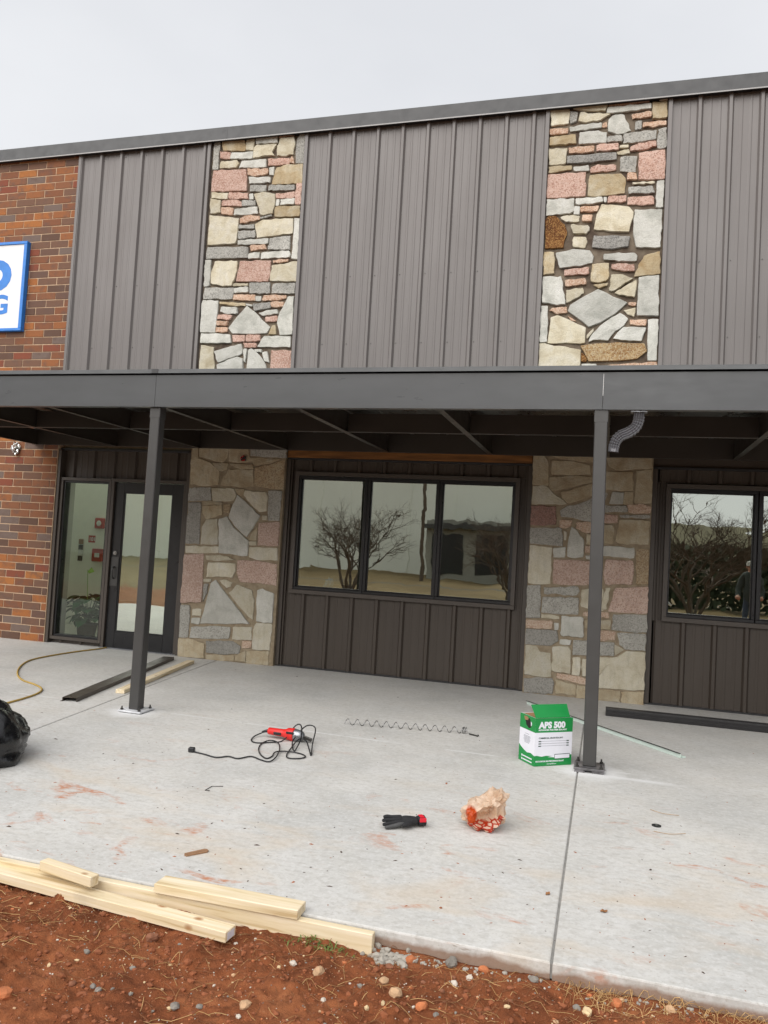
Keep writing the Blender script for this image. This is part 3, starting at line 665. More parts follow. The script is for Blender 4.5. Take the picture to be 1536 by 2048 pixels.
M['lobby_wall'] = plain('lobby_wall', srgb(240, 241, 234), .8, .02); MB().box(-9, -4.4, 1.9, 2.0, 0, 2.9).build('partition', M['lobby_wall'], B); MB().box(-9, -4.4, 3.2, 3.3, 0, 6.3).build('partition', M['lobby_wall'], B); MB().box(-9.1, -9, .35, 3.3, 0, 6.3).build('partition', M['lobby_wall'], B)  # tall partitions form an added white shaft that leads light into the lobby
MB().box(-4.4, -4.3, .35, 4, 0, 6.3).build('partition', M['lobby_wall'], B); MB().box(-9, -4.4, .351, .37, 2.6, 6.3).build('partition', M['lobby_wall'], B)
MB().box(-9.1, -4.3, .36, 3.3, 6.42, 6.44).build('added_skylight', M['glass_clear'], B)  # unseen roof glazing, added to light the lobby from above
MB().box(-9, -4.4, .36, 3.2, -.058, .004).build('lobby_floor', plain('lobby_tile', srgb(196, 194, 184), .4, .06), B); MB().box(-4.3, 5, 4, 4.1, 0, 3).build('partition', M['inner_wall'], B)
MB().box(-4.29, 11.8, .36, 13.7, 2.95, 3.05).build('ceiling', M['inner_wall'], B)

# brick wall
bw = MB().box(-16, -7.09, -.0025, .13, -.1, 6.56).build('brick_wall', M['mortar_brick'], B)
CH, BL = .1016, .3048
def brick_mesh(w):
    b = MB(); h = CH-.0115; b.box(-w/2, w/2, -.008, .05, -h/2, h/2, .0018); return b.fixn(b.mesh('brick', M['brick']))
_bm = {}
stuffb = MB(); nb = 0
SIGN = (-8.25, -7.82, 4.2, 5.33)
for k in range(65):
    zc = (k+.5)*CH; x1 = -7.092; lens = [.225] if k % 2 else [.085, .285]
    i = 0
    while x1 > -13:
        L = lens[i] if i < len(lens) else BL; i += 1; x0 = x1-L; w = round(L-.0115, 4); xc = (x0+x1)/2
        lim = -7.74-.105*zc
        vis = x1 > lim and not (2.66 < zc < 3.58) and not (SIGN[0] < xc < SIGN[1] and SIGN[2] < zc < SIGN[3])
        dy = random.uniform(-.0025, .0025)
        if vis and nb < 299:
            if w not in _bm: _bm[w] = brick_mesh(w)
            o = link('brick', _bm[w], bw, (xc+random.uniform(-.002, .002), dy, zc+random.uniform(-.0015, .0015))); o.rotation_euler = (0, random.uniform(-.004, .004), 0); nb += 1
        else: stuffb.box(xc-w/2, xc+w/2, -.008+dy, .05, zc-CH/2+.0058, zc+CH/2-.0058)
        x1 = x0
tag(stuffb.build('brickwork', M['brick_far'], bw), kind='stuff')
print('bricks', nb)
# broken bit of brick with bright foil insulation stuck in it, under the canopy corner
M['foil'] = plain('crumpled_foil', srgb(200, 200, 198), .18, .3, 30, 1.0, 40, 1.0)
bm = bmesh.new(); bmesh.ops.create_icosphere(bm, subdivisions=3, radius=1)
for w in bm.verts: w.co = Vector((w.co.x*.05, w.co.y*.035, w.co.z*.075))*(1+.9*noise.noise(w.co*2.6+Vector((3, 1, 4))))
fo = MB(); fo.add_bm(bm); bm.free()
tag(fo.build('foil_scrap', M['foil'], None, (-7.74, -.045, 2.545)), 'crumpled scrap of silver foil stuck to the brick under the canopy corner', 'foil')

# fieldstone piers
def pier(x0, x1, key_lo, key_up):
    p = MB().box(x0, x1, .0, .134, -.02, 2.66).build('stone_pier', M['mortar_tan'], B)
    MB().box(x0, x1, .012, .134, 2.66, 6.56).build('mortar_bed', M['mortar_dark'], p)
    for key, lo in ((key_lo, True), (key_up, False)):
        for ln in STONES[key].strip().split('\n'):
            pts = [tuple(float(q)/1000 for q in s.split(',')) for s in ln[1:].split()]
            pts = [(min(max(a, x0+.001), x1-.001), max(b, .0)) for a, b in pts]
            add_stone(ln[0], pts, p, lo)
def add_stone(cl, pts, parent, lo):
    cx = sum(p[0] for p in pts)/len(pts); cz = sum(p[1] for p in pts)/len(pts)
    n = len(pts); size = max(max(p[0] for p in pts)-min(p[0] for p in pts), max(p[1] for p in pts)-min(p[1] for p in pts))
    out = []; step = max(.024, size/9); ph = random.random()*50
    for i in range(n):
        a = Vector(pts[i]); b = Vector(pts[(i+1) % n]); c0 = Vector(pts[i-1])
        L = (b-a).length; m = max(1, int(L/step))
        cut = min(.006, L*.15, (a-c0).length*.15)
        out.append(a+(c0-a).normalized()*cut); out.append(a+(b-a).normalized()*cut)
        nrm = Vector((-(b-a).y, (b-a).x)).normalized()
        for k in range(1, m):
            q = a+(b-a)*(k/m); j = noise.noise(Vector((q.x*17+ph, q.y*17, ph)))*.014*min(1, size/.2); out.append(q+nrm*j)
    m = len(out); d = random.uniform(.012, .022) if not lo else random.uniform(.008, .017)
    tilt = (random.uniform(-.012, .012), random.uniform(-.012, .012))
    v = []; f = []
    ins = min(.006, size*.05); grow = .0058
    c = Vector((cx, cz))
    for ring in range(3):
        for q in out:
            r = q-c; w = q if ring < 2 else c+r*(1-ins/max(r.length, .02))
            w = w+r.normalized()*grow
            yy = .03 if ring == 0 else (-d*.45 if ring == 1 else -d-tilt[0]*(w.x-cx)/size-tilt[1]*(w.y-cz)/size+noise.noise(Vector((w.x*9, w.y*9, 3)))*.006)
            v.append((w.x-cx, yy, w.y-cz))
    for ring in range(2):
        for i in range(m):
            j = (i+1) % m; f.append((ring*m+i, ring*m+j, (ring+1)*m+j, (ring+1)*m+i))
    v.append((0, -d*1.05-.001+noise.noise(Vector((cx*9, cz*9, 3)))*.006, 0)); ce = len(v)-1
    for i in range(m): f.append((2*m+i, 2*m+(i+1) % m, ce))
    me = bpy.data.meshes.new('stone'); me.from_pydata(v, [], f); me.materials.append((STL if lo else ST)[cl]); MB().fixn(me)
    return link('stone', me, parent, (cx, 0, cz))
pier(-5.11, -3.825, 'pier1_lower', 'pier1_upper')
pier(-.857, .405, 'pier2_lower', 'pier2_upper')
# plain third pier outside the frame on the right
MB().box(3.39, 4.65, -.01, .134, -.02, 6.56).build('stone_pier', M['mortar_tan'], B)

# ribbed steel siding
RIB = .308
def profile(x0, x1, phase, base, depth=.03):
    pts = []
    k = math.floor((x0-phase)/RIB)-1
    raw = []
    while phase+k*RIB < x1+RIB:
        r = phase+k*RIB
        raw += [(r-.033, 0), (r-.015, -depth), (r+.015, -depth), (r+.033, 0)]
        for m in (.108, .200):
            raw += [(r+m-.017, 0), (r+m-.009, -.0032), (r+m+.009, -.0032), (r+m+.017, 0)]
        k += 1
    def yat(x):
        for (a, ya), (b, yb) in zip(raw, raw[1:]):
            if a <= x <= b: return ya+(yb-ya)*(x-a)/max(b-a, 1e-9)
        return 0
    pts = [(x0, yat(x0))]+[q for q in raw if x0 < q[0] < x1]+[(x1, yat(x1))]
    return [(x, base+y) for x, y in pts]
def siding(parent, x0, x1, z0, z1, phase, base, mat):
    k = math.ceil((x0-phase)/RIB); cuts = [x0]
    r = phase+k*RIB+.036
    i = 0
    while r < x1-.2:
        if i % 3 == 0 and r > x0+.25: cuts.append(r)
        i += 1; r += RIB
    cuts.append(x1)
    for a, b in zip(cuts, cuts[1:]):
        pr = profile(a, b-.0015, phase, base); m = MB()
        for (xa, ya), (xb, yb) in zip(pr, pr[1:]): m.quad((xa, ya, z0), (xb, yb, z0), (xb, yb, z1), (xa, ya, z1))
        m.quad((pr[0][0], pr[0][1], z0), (pr[0][0], pr[0][1], z1), (pr[0][0], pr[0][1]+.02, z1), (pr[0][0], pr[0][1]+.02, z0))
        me = m.mesh('siding_panel', mat); link('siding_panel', me, parent)
UP = bpy.data.objects.new('upper_siding', None); UP.parent = B; COL.objects.link(UP)
LO = bpy.data.objects.new('lower_siding', None); LO.parent = B; COL.objects.link(LO)
PH_A, PH_B, PH_C = -6.742, -3.499, .728
for x0, x1, ph in ((-7.05, -5.14, PH_A), (-3.79, -.89, PH_B), (.44, 3.36, PH_C), (4.7, 9, PH_C)):
    siding(UP, x0, x1, 2.7, 6.53, ph, -.0, M['upper_metal'])
def trimv(parent, x0, x1, z0, z1, y0, y1, mat): MB().box(x0, x1, y0, y1, z0, z1, .003).build('corner_trim', mat, parent)
for xa in (-7.09, -3.825, .405): trimv(UP, xa+.001, xa+.045, 2.7, 6.53, -.036, .12, M['upper_metal'])
for xb in (-5.111, -.858, 3.39): trimv(UP, xb-.045, xb-.001, 2.7, 6.53, -.036, .12, M['upper_metal'])
# screws, joined: specks
scr = MB()
for x0, x1, ph in ((-7.05, -5.14, PH_A), (-3.79, -.89, PH_B), (.44, 3.36, PH_C)):
    r = ph+math.ceil((x0-ph)/RIB)*RIB
    while r < x1:
        for z, dx in ((6.46, .052), (4.72, .052), (3.9, .052)):
            if x0 < r+dx < x1: scr.cyl((r+dx, .001, z), (r+dx, -.006, z), .0075, .006, 6)
        r += RIB
tag(scr.build('screw_heads', M['dark_steel'], UP), kind='stuff')
# roof edge trim in ten-foot lengths
M['hem_highlight'] = plain('pale_hem_highlight', srgb(150, 149, 148), .4, .08, 6); RT = bpy.data.objects.new('roof_trim', None); RT.parent = B; COL.objects.link(RT)  # pale hem colour paints in the highlight along the trim's lower lip
xs = [-16.99, -13.98, -10.98, -7.93, -4.88, -1.83, 1.22, 4.27, 7.32, 10.4, 12.1]
for i, (a, b) in enumerate(zip(xs, xs[1:])):
    o = .0015*(i % 2); m = MB()
    m.prism([(-.075-o, 6.535), (-.069, 6.522), (-.058, 6.522), (-.058, 6.53), (.02, 6.53), (.02, 6.40), (.3, 6.40), (.3, 6.70+o), (-.06, 6.695+o), (-.075-o, 6.69)], a, b+.012, 'x')
    m.build('trim_length', M['trim_metal'], RT)
    MB().box(a, b, -.082, -.0755-o, 6.516, 6.531, .001).build('trim_hem', M['hem_highlight'], RT)

# lower wall: recessed siding, trims, windows, door
def ring(parent, name, x0, x1, z0, z1, w, y0, y1, mat, ch=.002, skip=''):
    if 'b' not in skip: MB().box(x0, x1, y0, y1, z0, z0+w, ch).build(name, mat, parent)
    MB().box(x0, x1, y0, y1, z1-w, z1, ch).build(name, mat, parent)
    zb = z0 if 'b' in skip else z0+w+.0005
    MB().box(x0, x0+w, y0, y1, zb, z1-w-.0005, ch).build(name, mat, parent)
    MB().box(x1-w, x1, y0, y1, zb, z1-w-.0005, ch).build(name, mat, parent)
def window(x0, x1, z0, z1, panes, label=None):
    w = bpy.data.objects.new('window', None); w.parent = B; COL.objects.link(w)
    if label: w['label'] = label
    ring(w, 'casing', x0, x1, z0, z1, .048, .038, .13, M['window_trim'])
    for a, b in panes:
        ring(w, 'frame', a-.042, b+.042, z0+.049, z1-.049, .034, .056, .16, M['frame_black'], .003)
        ring(w, 'glazing_bead', a-.0075, b+.0075, z0+.0835, z1-.0835, .012, .082, .15, M['frame_black'], .002)
        MB().box(a-.004, b+.004, .1, .106, z0+.086, z1-.086).build('pane', M['glass'], w)
    return w
window(-3.70, -.995, .885, 2.357, [(-3.615, -2.824), (-2.737, -1.954), (-1.868, -1.077)], 'three-pane window between the two stone piers')
window(.55, 3.31, .885, 2.345, [(.612, 1.411), (1.503, 2.302), (2.39, 3.20)], 'window right of the second stone pier')
for x0, x1, ph in ((-3.79, -.89, -3.52), (.44, 3.36, .774)):
    siding(LO, x0, x1, .018, .884, ph, .1, M['dark_brown_metal'])
    siding(LO, x0, x1, 2.358, 2.50, ph, .1, M['dark_brown_metal'])
for xa, xb in ((-3.825, -3.7), (-.995, -.858), (.405, .55), (3.31, 3.39)):
    siding(LO, xa+.04 if xa in (-3.825, .405) else xa, xb if xb in (-3.7, .55) else xb-.04, .8845, 2.3575, xa-.1, .1, M['dark_brown_metal'])
for xa in (-3.824, .406): trimv(LO, xa, xa+.05, .012, 2.5, .045, .13, M['window_trim']); trimv(LO, xa+.052, xa+.075, .012, 2.5, .07, .13, M['dark_brown_metal'])
for xb in (-.859, 3.389): trimv(LO, xb-.05, xb, .012, 2.5, .045, .13, M['window_trim']); trimv(LO, xb-.075, xb-.052, .012, 2.5, .07, .13, M['dark_brown_metal'])
for x0, x1 in ((-3.82, -.86), (.41, 3.385)):
    MB().box(x0, x1, .05, .134, 2.5005, 2.522, .002).build('head_trim', M['trim_metal'], LO)
    MB().box(x0, x1, .06, .134, .002, .0175, .001).build('base_trim', M['trim_metal'], LO)
MB().box(-3.815, -.87, .03, .134, 2.525, 2.62, .003).build('header_board', M['wood_header'], LO)
MB().box(.41, 3.385, .09, .134, 2.525, 2.66, .003).build('header_board', M['dark_brown_metal'], LO)
# entrance bay
siding(LO, -7.05, -5.15, 2.19, 2.55, -6.897, .1, M['dark_brown_metal'])
siding(LO, -7.05, -6.31, .006, .048, -6.897, .1, M['dark_brown_metal'])
MB().box(-7.085, -5.115, .045, .134, 2.5505, 2.575, .002).build('head_trim', M['trim_metal'], LO)
trimv(LO, -7.089, -7.045, .004, 2.55, .01, .13, M['window_trim']); trimv(LO, -5.160, -5.112, .004, 2.55, .02, .13, M['window_trim'])
SL = bpy.data.objects.new('window', None); SL.parent = B; COL.objects.link(SL); SL['label'] = 'tall sidelight window left of the door'
ring(SL, 'casing', -7.112+.07, -6.262, .05, 2.185, .04, .035, .13, M['window_trim'])
ring(SL, 'frame', -7.045+.044, -6.303, .091, 2.144, .026, .056, .16, M['frame_black'], .003)
MB().box(-6.978, -6.328, .1, .106, .116, 2.119).build('pane', M['glass_clear'], SL)
D = bpy.data.objects.new('door', None); D.parent = B; COL.objects.link(D); D['label'] = 'black glazed entrance door'
ring(D, 'door_frame', -6.258, -5.164, .0, 2.19, .04, .035, .134, M['window_trim'], .002, 'b')
DX0, DX1 = -6.214, -5.208
for x0, x1, z0, z1 in ((DX0, -6.085, .012, 2.145), (-5.378, DX1, .012, 2.145)): MB().box(x0, x1, .07, .115, z0, z1, .003).build('stile', M['frame_black'], D)
for z0, z1 in ((.012, .222), (2.015, 2.145)): MB().box(-6.0845, -5.3785, .07, .115, z0, z1, .003).build('rail', M['frame_black'], D)
ring(D, 'glazing_bead', -6.084, -5.379, .223, 2.014, .012, .078, .11, M['frame_black'], .002)
MB().box(-6.074, -5.389, .09, .096, .234, 2.004).build('pane', M['glass'], D)
m = MB().box(-6.205, -6.095, .064, .0695, .80, 1.175, .001); m.build('pull_plate', M['post_metal'], D)
m = MB().tube(spline([(-6.15, .066, .90), (-6.15, .03, .91), (-6.15, .02, .97), (-6.15, .03, 1.035), (-6.15, .066, 1.045)], 5), .011, 8)
m.build('handle', M['post_metal'], D, smooth=True)
m = MB().cyl((-6.15, .07, 1.225), (-6.15, .052, 1.225), .03, .026, 18); m.cyl((-6.15, .053, 1.225), (-6.15, .048, 1.225), .012, .011, 12); m.build('deadbolt', M['steel'], D)
for z in (.3, 1.1, 1.9): MB().cyl((-5.203, .06, z-.05), (-5.203, .06, z+.05), .008, None, 8).build('hinge', M['dark_steel'], D)
MB().box(-6.26, -5.16, .02, .134, .001, .011, .002).build('threshold', M['galv'], D)

# red wire caps hanging out of the first stone pier
tg = MB().box(-.03, .03, -.02, .012, -.03, .03, .006); tgo = thing('junction_wiring', 'red wire caps sticking out of the left stone pier under the canopy', 'wiring', (-4.371, -.03, 2.485))
tg.build('junction_plate', M['dark_steel'], tgo)
M['red_cap'] = plain('red_cap', srgb(190, 30, 34), .4)
for dx, dz, a in ((-.022, .01, .4), (.016, -.018, -.3), (.004, .03, .1)):
    MB().cyl((dx, -.018, dz), (dx+a*.03, -.055, dz-.012), .012, .006, 8).build('wire_cap', M['red_cap'], tgo)

# ------------------------------------------------------------------ wall sign
SG = thing('wall_sign', 'white sign with blue border and blue letters on the brick wall', 'sign', (-9.05, -.03, 4.76))
MB().box(-1.22, 1.22, -.03, .02, -.58, .58, .002).build('sign_face', M['white_paint'], SG)
def bar(x0, x1, z0, z1): MB().box(x0, x1, -.046, .022, z0, z1, .003).build('border', M['blue_paint'], SG)
bar(-1.27, 1.27, .58, .617); bar(-1.27, 1.27, -.617, -.58); bar(-1.27, -1.22, -.5795, .5795); bar(1.22, 1.27, -.5795, .5795)
def text(s, size, loc, parent, mat, rot=(math.pi/2, 0, 0), off=0.0, ext=.0006, name='lettering', align='LEFT', sx=1.0):
    cu = bpy.data.curves.new(name, 'FONT'); cu.body = s; cu.size = size; cu.offset = off; cu.extrude = ext; cu.align_x = align; cu.resolution_u = 4
    tmp = bpy.data.objects.new(name, cu); COL.objects.link(tmp); dg = bpy.context.evaluated_depsgraph_get(); dg.update()
    me = bpy.data.meshes.new_from_object(tmp.evaluated_get(dg)); bpy.data.objects.remove(tmp); me.materials.clear(); me.materials.append(mat)
    o = link(name, me, parent, loc); o.rotation_euler = rot; o.scale = (sx, 1, 1); return o
text('O', .52, (.55, -.0315, -.02), SG, M['blue_paint'], off=.040, sx=1.1)
text('G', .36, (.735, -.0315, -.37), SG, M['blue_paint'], off=.012, sx=1.1)

# ------------------------------------------------------------------ canopy
CA = thing('canopy', 'long dark steel canopy on square posts along the front of the building', 'canopy')
FY = -3.0; ZB, ZT = 2.572, 2.842
fx = [-7.42, -3.757, -.096, 3.565, 7.2]
for a, b in zip(fx, fx[1:]):
    m = MB().prism([(FY, ZB), (FY, ZT), (FY+.06, ZT), (FY+.06, ZT-.003), (FY+.004, ZT-.003), (FY+.004, ZB+.004), (FY+.07, ZB+.004), (FY+.07, ZB)], a+.0015, b-.0015, 'x')
    m.build('fascia', M['fascia_metal'], CA)
M['raw_joint'] = plain('unpainted_joint', srgb(205, 205, 205), .4, .2, 40)
MB().box(-.0975, -.0945, FY-.0012, FY+.002, ZB+.10, ZT-.01).build('joint_filler', M['raw_joint'], CA)
for i, (a, b) in enumerate(((-7.46, -3.735), (-3.735, -.075), (-.075, 3.6), (3.6, 7.24))):
    o = .001*(i % 2)
    m = MB().prism([(FY-.024-o, 2.853), (FY-.022-o, 2.886+o), (FY+.0, 2.892+o), (-.04, 2.99+o), (-.04, 2.985), (FY+.004, 2.882), (FY-.016, 2.88), (FY-.018, 2.856)], a, b+.02, 'x')
    m.build('roof_panel', M['fascia_metal'], CA)
MB().box(-3.79, -3.73, FY-.0275, FY-.0245, 2.853, 2.889).build('lap_cover', M['trim_metal'], CA)
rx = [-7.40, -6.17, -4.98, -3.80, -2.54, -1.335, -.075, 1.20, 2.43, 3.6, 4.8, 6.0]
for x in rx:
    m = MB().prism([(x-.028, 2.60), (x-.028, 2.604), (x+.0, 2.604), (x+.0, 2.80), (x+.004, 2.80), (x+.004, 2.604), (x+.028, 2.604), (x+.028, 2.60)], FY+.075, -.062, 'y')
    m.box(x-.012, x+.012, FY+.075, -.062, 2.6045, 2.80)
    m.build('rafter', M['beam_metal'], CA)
for a, b in zip(rx, rx[1:]):
    MB().box(a+.03, b-.03, -1.575, -1.53, 2.60, 2.78, .002).build('purlin', M['beam_metal'], CA)
MB().box(-7.46, 7.2, -.06, -.034, 2.60, 2.84, .002).build('ledger', M['beam_metal'], CA)
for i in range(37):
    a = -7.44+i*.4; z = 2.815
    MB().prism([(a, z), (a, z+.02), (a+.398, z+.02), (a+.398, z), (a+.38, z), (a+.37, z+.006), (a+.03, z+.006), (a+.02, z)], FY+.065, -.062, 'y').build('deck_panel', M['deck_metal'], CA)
def post(x, y, zb, zt, tilt, neat):
    m = MB().box(-.046, .046, -.046, .046, zb, zt, .006); p = m.build('post', M['post_metal'], CA, (x, y, 0)); p.rotation_euler = (0, tilt, 0)
    M.setdefault('spray', plain('oversprayed_steel', srgb(196, 197, 200), .5, .25, 9, .2, 40, .1)); M.setdefault('plate_dark', plain('scuffed_plate', srgb(112, 110, 112), .4, .6, 11, .4, 30, .3))
    mt = M['spray'] if neat else M['plate_dark']
    b = MB().box(-.108, .108, -.108, .108, .006, .020, .003)
    if not neat: b = MB().box(-.105, .105, -.105, .105, .018, .034, .003); b.box(-.10, -.03, -.10, .09, .001, .0175); b.box(.02, .10, -.09, .1, .001, .0175)
    b.build('base_plate', mt, p)
    for sx in (-1, 1):
        for sy in (-1, 1):
            z = .020 if neat else .034
            q = MB().cyl((sx*.082, sy*.082, z), (sx*.082, sy*.082, z+.012), .013, None, 6); q.cyl((sx*.082, sy*.082, z+.011), (sx*.082, sy*.082, z+.03), .006, None, 8); q.build('anchor_bolt', M['dark_steel'], p)
    MB().box(-.050, .050, -.0475, .0475, zt-.12, zt-.001, .004).build('sleeve', M['post_metal'], p)
    return p
post(-3.775, -2.925, .02, 2.60, .004, True); post(-.076, -2.94, .034, 2.60, -.010, False); post(3.585, -2.93, .02, 2.60, 0, True)
# ribbed downspout elbow under the fascia
path = spline([(.158, -2.93, 2.60), (.159, -2.93, 2.545), (.156, -2.93, 2.50), (.135, -2.93, 2.452), (.09, -2.93, 2.418), (.045, -2.93, 2.398), (.012, -2.93, 2.365), (-.004, -2.93, 2.32), (-.009, -2.93, 2.275)], 10)
m = MB(); n = len(path)
sec = [(-.037, -.020)]+[(-.033+.00825*j, -.031 if j % 2 == 0 else -.019) for j in range(9)]+[(.037, -.020), (.031, -.010), (.037, 0), (.031, .010), (.037, .020), (.030, .028), (-.030, .028), (-.037, .020), (-.031, .010), (-.037, 0), (-.031, -.010)]
nseg = len(sec)
for i, p in enumerate(path):
    tq = (path[min(i+1, n-1)]-path[max(i-1, 0)]).normalized(); a = Vector((tq.z, 0, -tq.x)); u = i/(n-1)
    bend = .17 < u < .5 or .62 < u < .9; sc = 1.0
    if bend: sc = 1.06 if (i//2) % 2 else .93
    flat = u < .1 or u > .93
    for ex, ey in sec:
        if flat and ey == -.019 and abs(ex) < .02: ey = -.030
        m.v.append(tuple(p+a*ex*sc+Vector((0, ey*(sc if not bend else sc**2), 0))))
for i in range(n-1):
    for k in range(nseg): m.f.append((i*nseg+k, i*nseg+(k+1) % nseg, (i+1)*nseg+(k+1) % nseg, (i+1)*nseg+k)); m.mi.append(0)
M['elbow'] = plain('grey_downspout_steel', srgb(112, 112, 116), .32, .1, 20, .05, 60, .2)
EL = m.build('downspout_elbow', M['elbow'], CA, fix=True, label='grey ribbed downspout elbow')
fl = MB()
for a in (-.048, .048): fl.box(.158+a-.008, .158+a+.008, -2.97, -2.89, 2.562, 2.571)
fl.box(.112, .204, -2.975, -2.965, 2.562, 2.571); fl.build('outlet_flange', M['galv'], EL)

# ------------------------------------------------------------------ things on the concrete
# sealant carton
bx0 = Vector((-.455, -3.051)); rzb = math.atan2(.19, .249)
BX = thing('sealant_box', 'green and white APS 500 sealant carton with its top flap standing open', 'box', (-.455, -3.051, .002), rzb)
W_, D_, H_ = .313, .208, .338
M['card_white'] = plain('carton_white', srgb(222, 222, 230), .55, .03, 12, .04, 60); M['card_green'] = plain('carton_green', srgb(18, 132, 62), .5, .05, 12, .04, 60)
M['card_kraft'] = plain('carton_kraft', srgb(150, 116, 82), .8, .08); M['ink_dark'] = plain('ink_dark', srgb(28, 60, 48), .6, .05); M['ink_grey'] = plain('ink_grey', srgb(140, 142, 150), .6, .05)
m = MB(); T = .004
m.box(0, W_, 0, T, 0, H_); m.box(0, W_, D_-T, D_, 0, H_); m.box(0, T, T, D_-T, 0, H_); m.box(W_-T, W_, T, D_-T, 0, H_); m.box(T, W_-T, T, D_-T, 0, .004)
m.build('carton_body', M['card_white'], BX)
def panel(poly, face, mat, name, lift=.0008):
    b = MB(); pts = [((a, -lift, c) if face == 'f' else (-lift, a, c)) for a, c in poly]
    pts2 = [((a, -.0001, c) if face == 'f' else (-.0001, a, c)) for a, c in poly]; n = len(pts)
    b.v = pts+pts2; b.f = [tuple(range(n)), tuple(range(2*n-1, n-1, -1))]+[(i, (i+1) % n, n+(i+1) % n, n+i) for i in range(n)]; b.mi = [0]*len(b.f); b.build(name, mat, BX)
panel([(0, .236), (W_, .236), (W_, H_), (0, H_)], 'f', M['card_green'], 'green_band')
panel([(0, 0), (W_, 0), (W_, .072), (.29, .076), (.2, .072), (.15, .068), (.10, .071), (.06, .066), (.02, .074), (0, .072)], 'f', M['card_green'], 'green_band')
panel([(0, .236), (D_, .236), (D_, H_), (0, H_)], 's', M['card_green'], 'green_band')
panel([(0, 0), (D_, 0), (D_, .115), (.18, .10), (.14, .085), (.10, .075), (.05, .082), (0, .072)], 's', M['card_green'], 'green_band')
text('APS 500', .060, (.030, -.0012, .268), BX, M['card_white'], off=.0034, ext=.0003, sx=1.06)
text('ADVANCED POLYMER SEALANT', .0145, (.026, -.0012, .249), BX, M['card_white'], off=.0006, ext=.0003, sx=1.13)
text('COMMERCIAL GRADE SEALANT', .0145, (.03, -.0012, .192), BX, M['ink_dark'], off=.0003, ext=.0003, sx=.98)
for i, s in enumerate(('PERMANENTLY FLEXIBLE ADHESIVE', 'BONDS TO METAL, GLASS AND WOOD', 'PAINTABLE AND WEATHERPROOF SEAL')):
    z = .172-i*.0165
    panel([(.03, z-.002), (.052, z-.002), (.052, z+.005), (.03, z+.005)], 'f', M['ink_dark'], 'print_bar'); panel([(.265, z-.002), (.285, z-.002), (.285, z+.005), (.265, z+.005)], 'f', M['ink_dark'], 'print_bar')
    panel([(.05, z+.0015), (.267, z+.0015), (.267, z+.0035), (.05, z+.0035)], 'f', M['ink_grey'], 'print_bar')
panel([(.168, .046), (.297, .049), (.297, .083), (.168, .080)], 'f', M['ink_dark'], 'print_bar', .0012); panel([(.171, .049), (.294, .052), (.294, .079), (.171, .076)], 'f', M['card_white'], 'print_bar', .0016)
panel([(.11, .062), (.1675, .058), (.1675, .070)], 'f', M['card_white'], 'print_bar', .0012)
text('MULTI-PURPOSE HIGH PERFORMANCE SEALANT', .0135, (.012, -.0012, .028), BX, M['card_white'], off=.0005, ext=.0003, sx=.81)
text('www.aps500.com', .0125, (.105, -.0012, .010), BX, M['card_white'], off=.0001, ext=.0003, sx=.9)
for z, w in ((.205, .05), (.19, .085), (.182, .09), (.174, .08), (.166, .09), (.158, .085), (.15, .07), (.142, .06)):
    panel([(.105-w/2, z), (.105+w/2, z), (.105+w/2, z+.003), (.105-w/2, z+.003)], 's', M['ink_grey'], 'print_bar')
for z in (.038, .014): panel([(.03, z), (.15, z), (.15, z+.008), (.03, z+.008)], 's', M['card_white'], 'print_bar', .0012); panel([(.155, z-.003), (.168, z-.003), (.168, z+.011), (.155, z+.011)], 's', M['card_white'], 'print_bar', .0012)
# torn hand hole on the side: dark panel paints its shaded inside, kraft lip
M['hole_shade'] = plain('painted_hole_shade', (.012, .011, .01), .9, .1)
panel([(.055, .262), (.085, .250), (.12, .268), (.135, .298), (.14, .322), (.11, .318), (.08, .322), (.06, .296)], 's', M['hole_shade'], 'torn_hole_panel', .0013)
panel([(.10, .305), (.14, .30), (.152, .326), (.118, .330), (.095, .320)], 's', M['card_kraft'], 'torn_lip', .003); panel([(.05, .296), (.062, .302), (.058, .27), (.048, .28)], 's', M['card_white'], 'torn_lip', .0022)
# flaps: front flap folded up and leaning back over the open top, side flap low
fl = MB(); a0, a1 = .0, W_; h = .105; dy, dz = .045, .078
fl.prism([(0, 0), (W_, 0), (W_-.026, .001), (W_-.024, .10), (-.012, .10)], 0, .004, 'z'); fo = fl.build('front_flap', M['card_green'], BX, (0, .002, H_+.001)); fo.rotation_euler = (math.radians(58), 0, 0)
fl = MB(); fl.prism([(0, .01), (.10, .02), (.10, D_-.02), (0, D_-.01)], 0, .004, 'z'); fo = fl.build('side_flap', M['card_green'], BX, (.004, 0, H_-.002)); fo.rotation_euler = (0, math.radians(26), 0)
fl = MB(); fl.prism([(.01, 0), (.01, .10), (W_-.01, .10), (W_-.01, 0)], 0, .004, 'z'); fo = fl.build('back_flap', M['card_kraft'], BX, (0, D_-.006, H_-.003)); fo.rotation_euler = (math.radians(200), 0, 0)

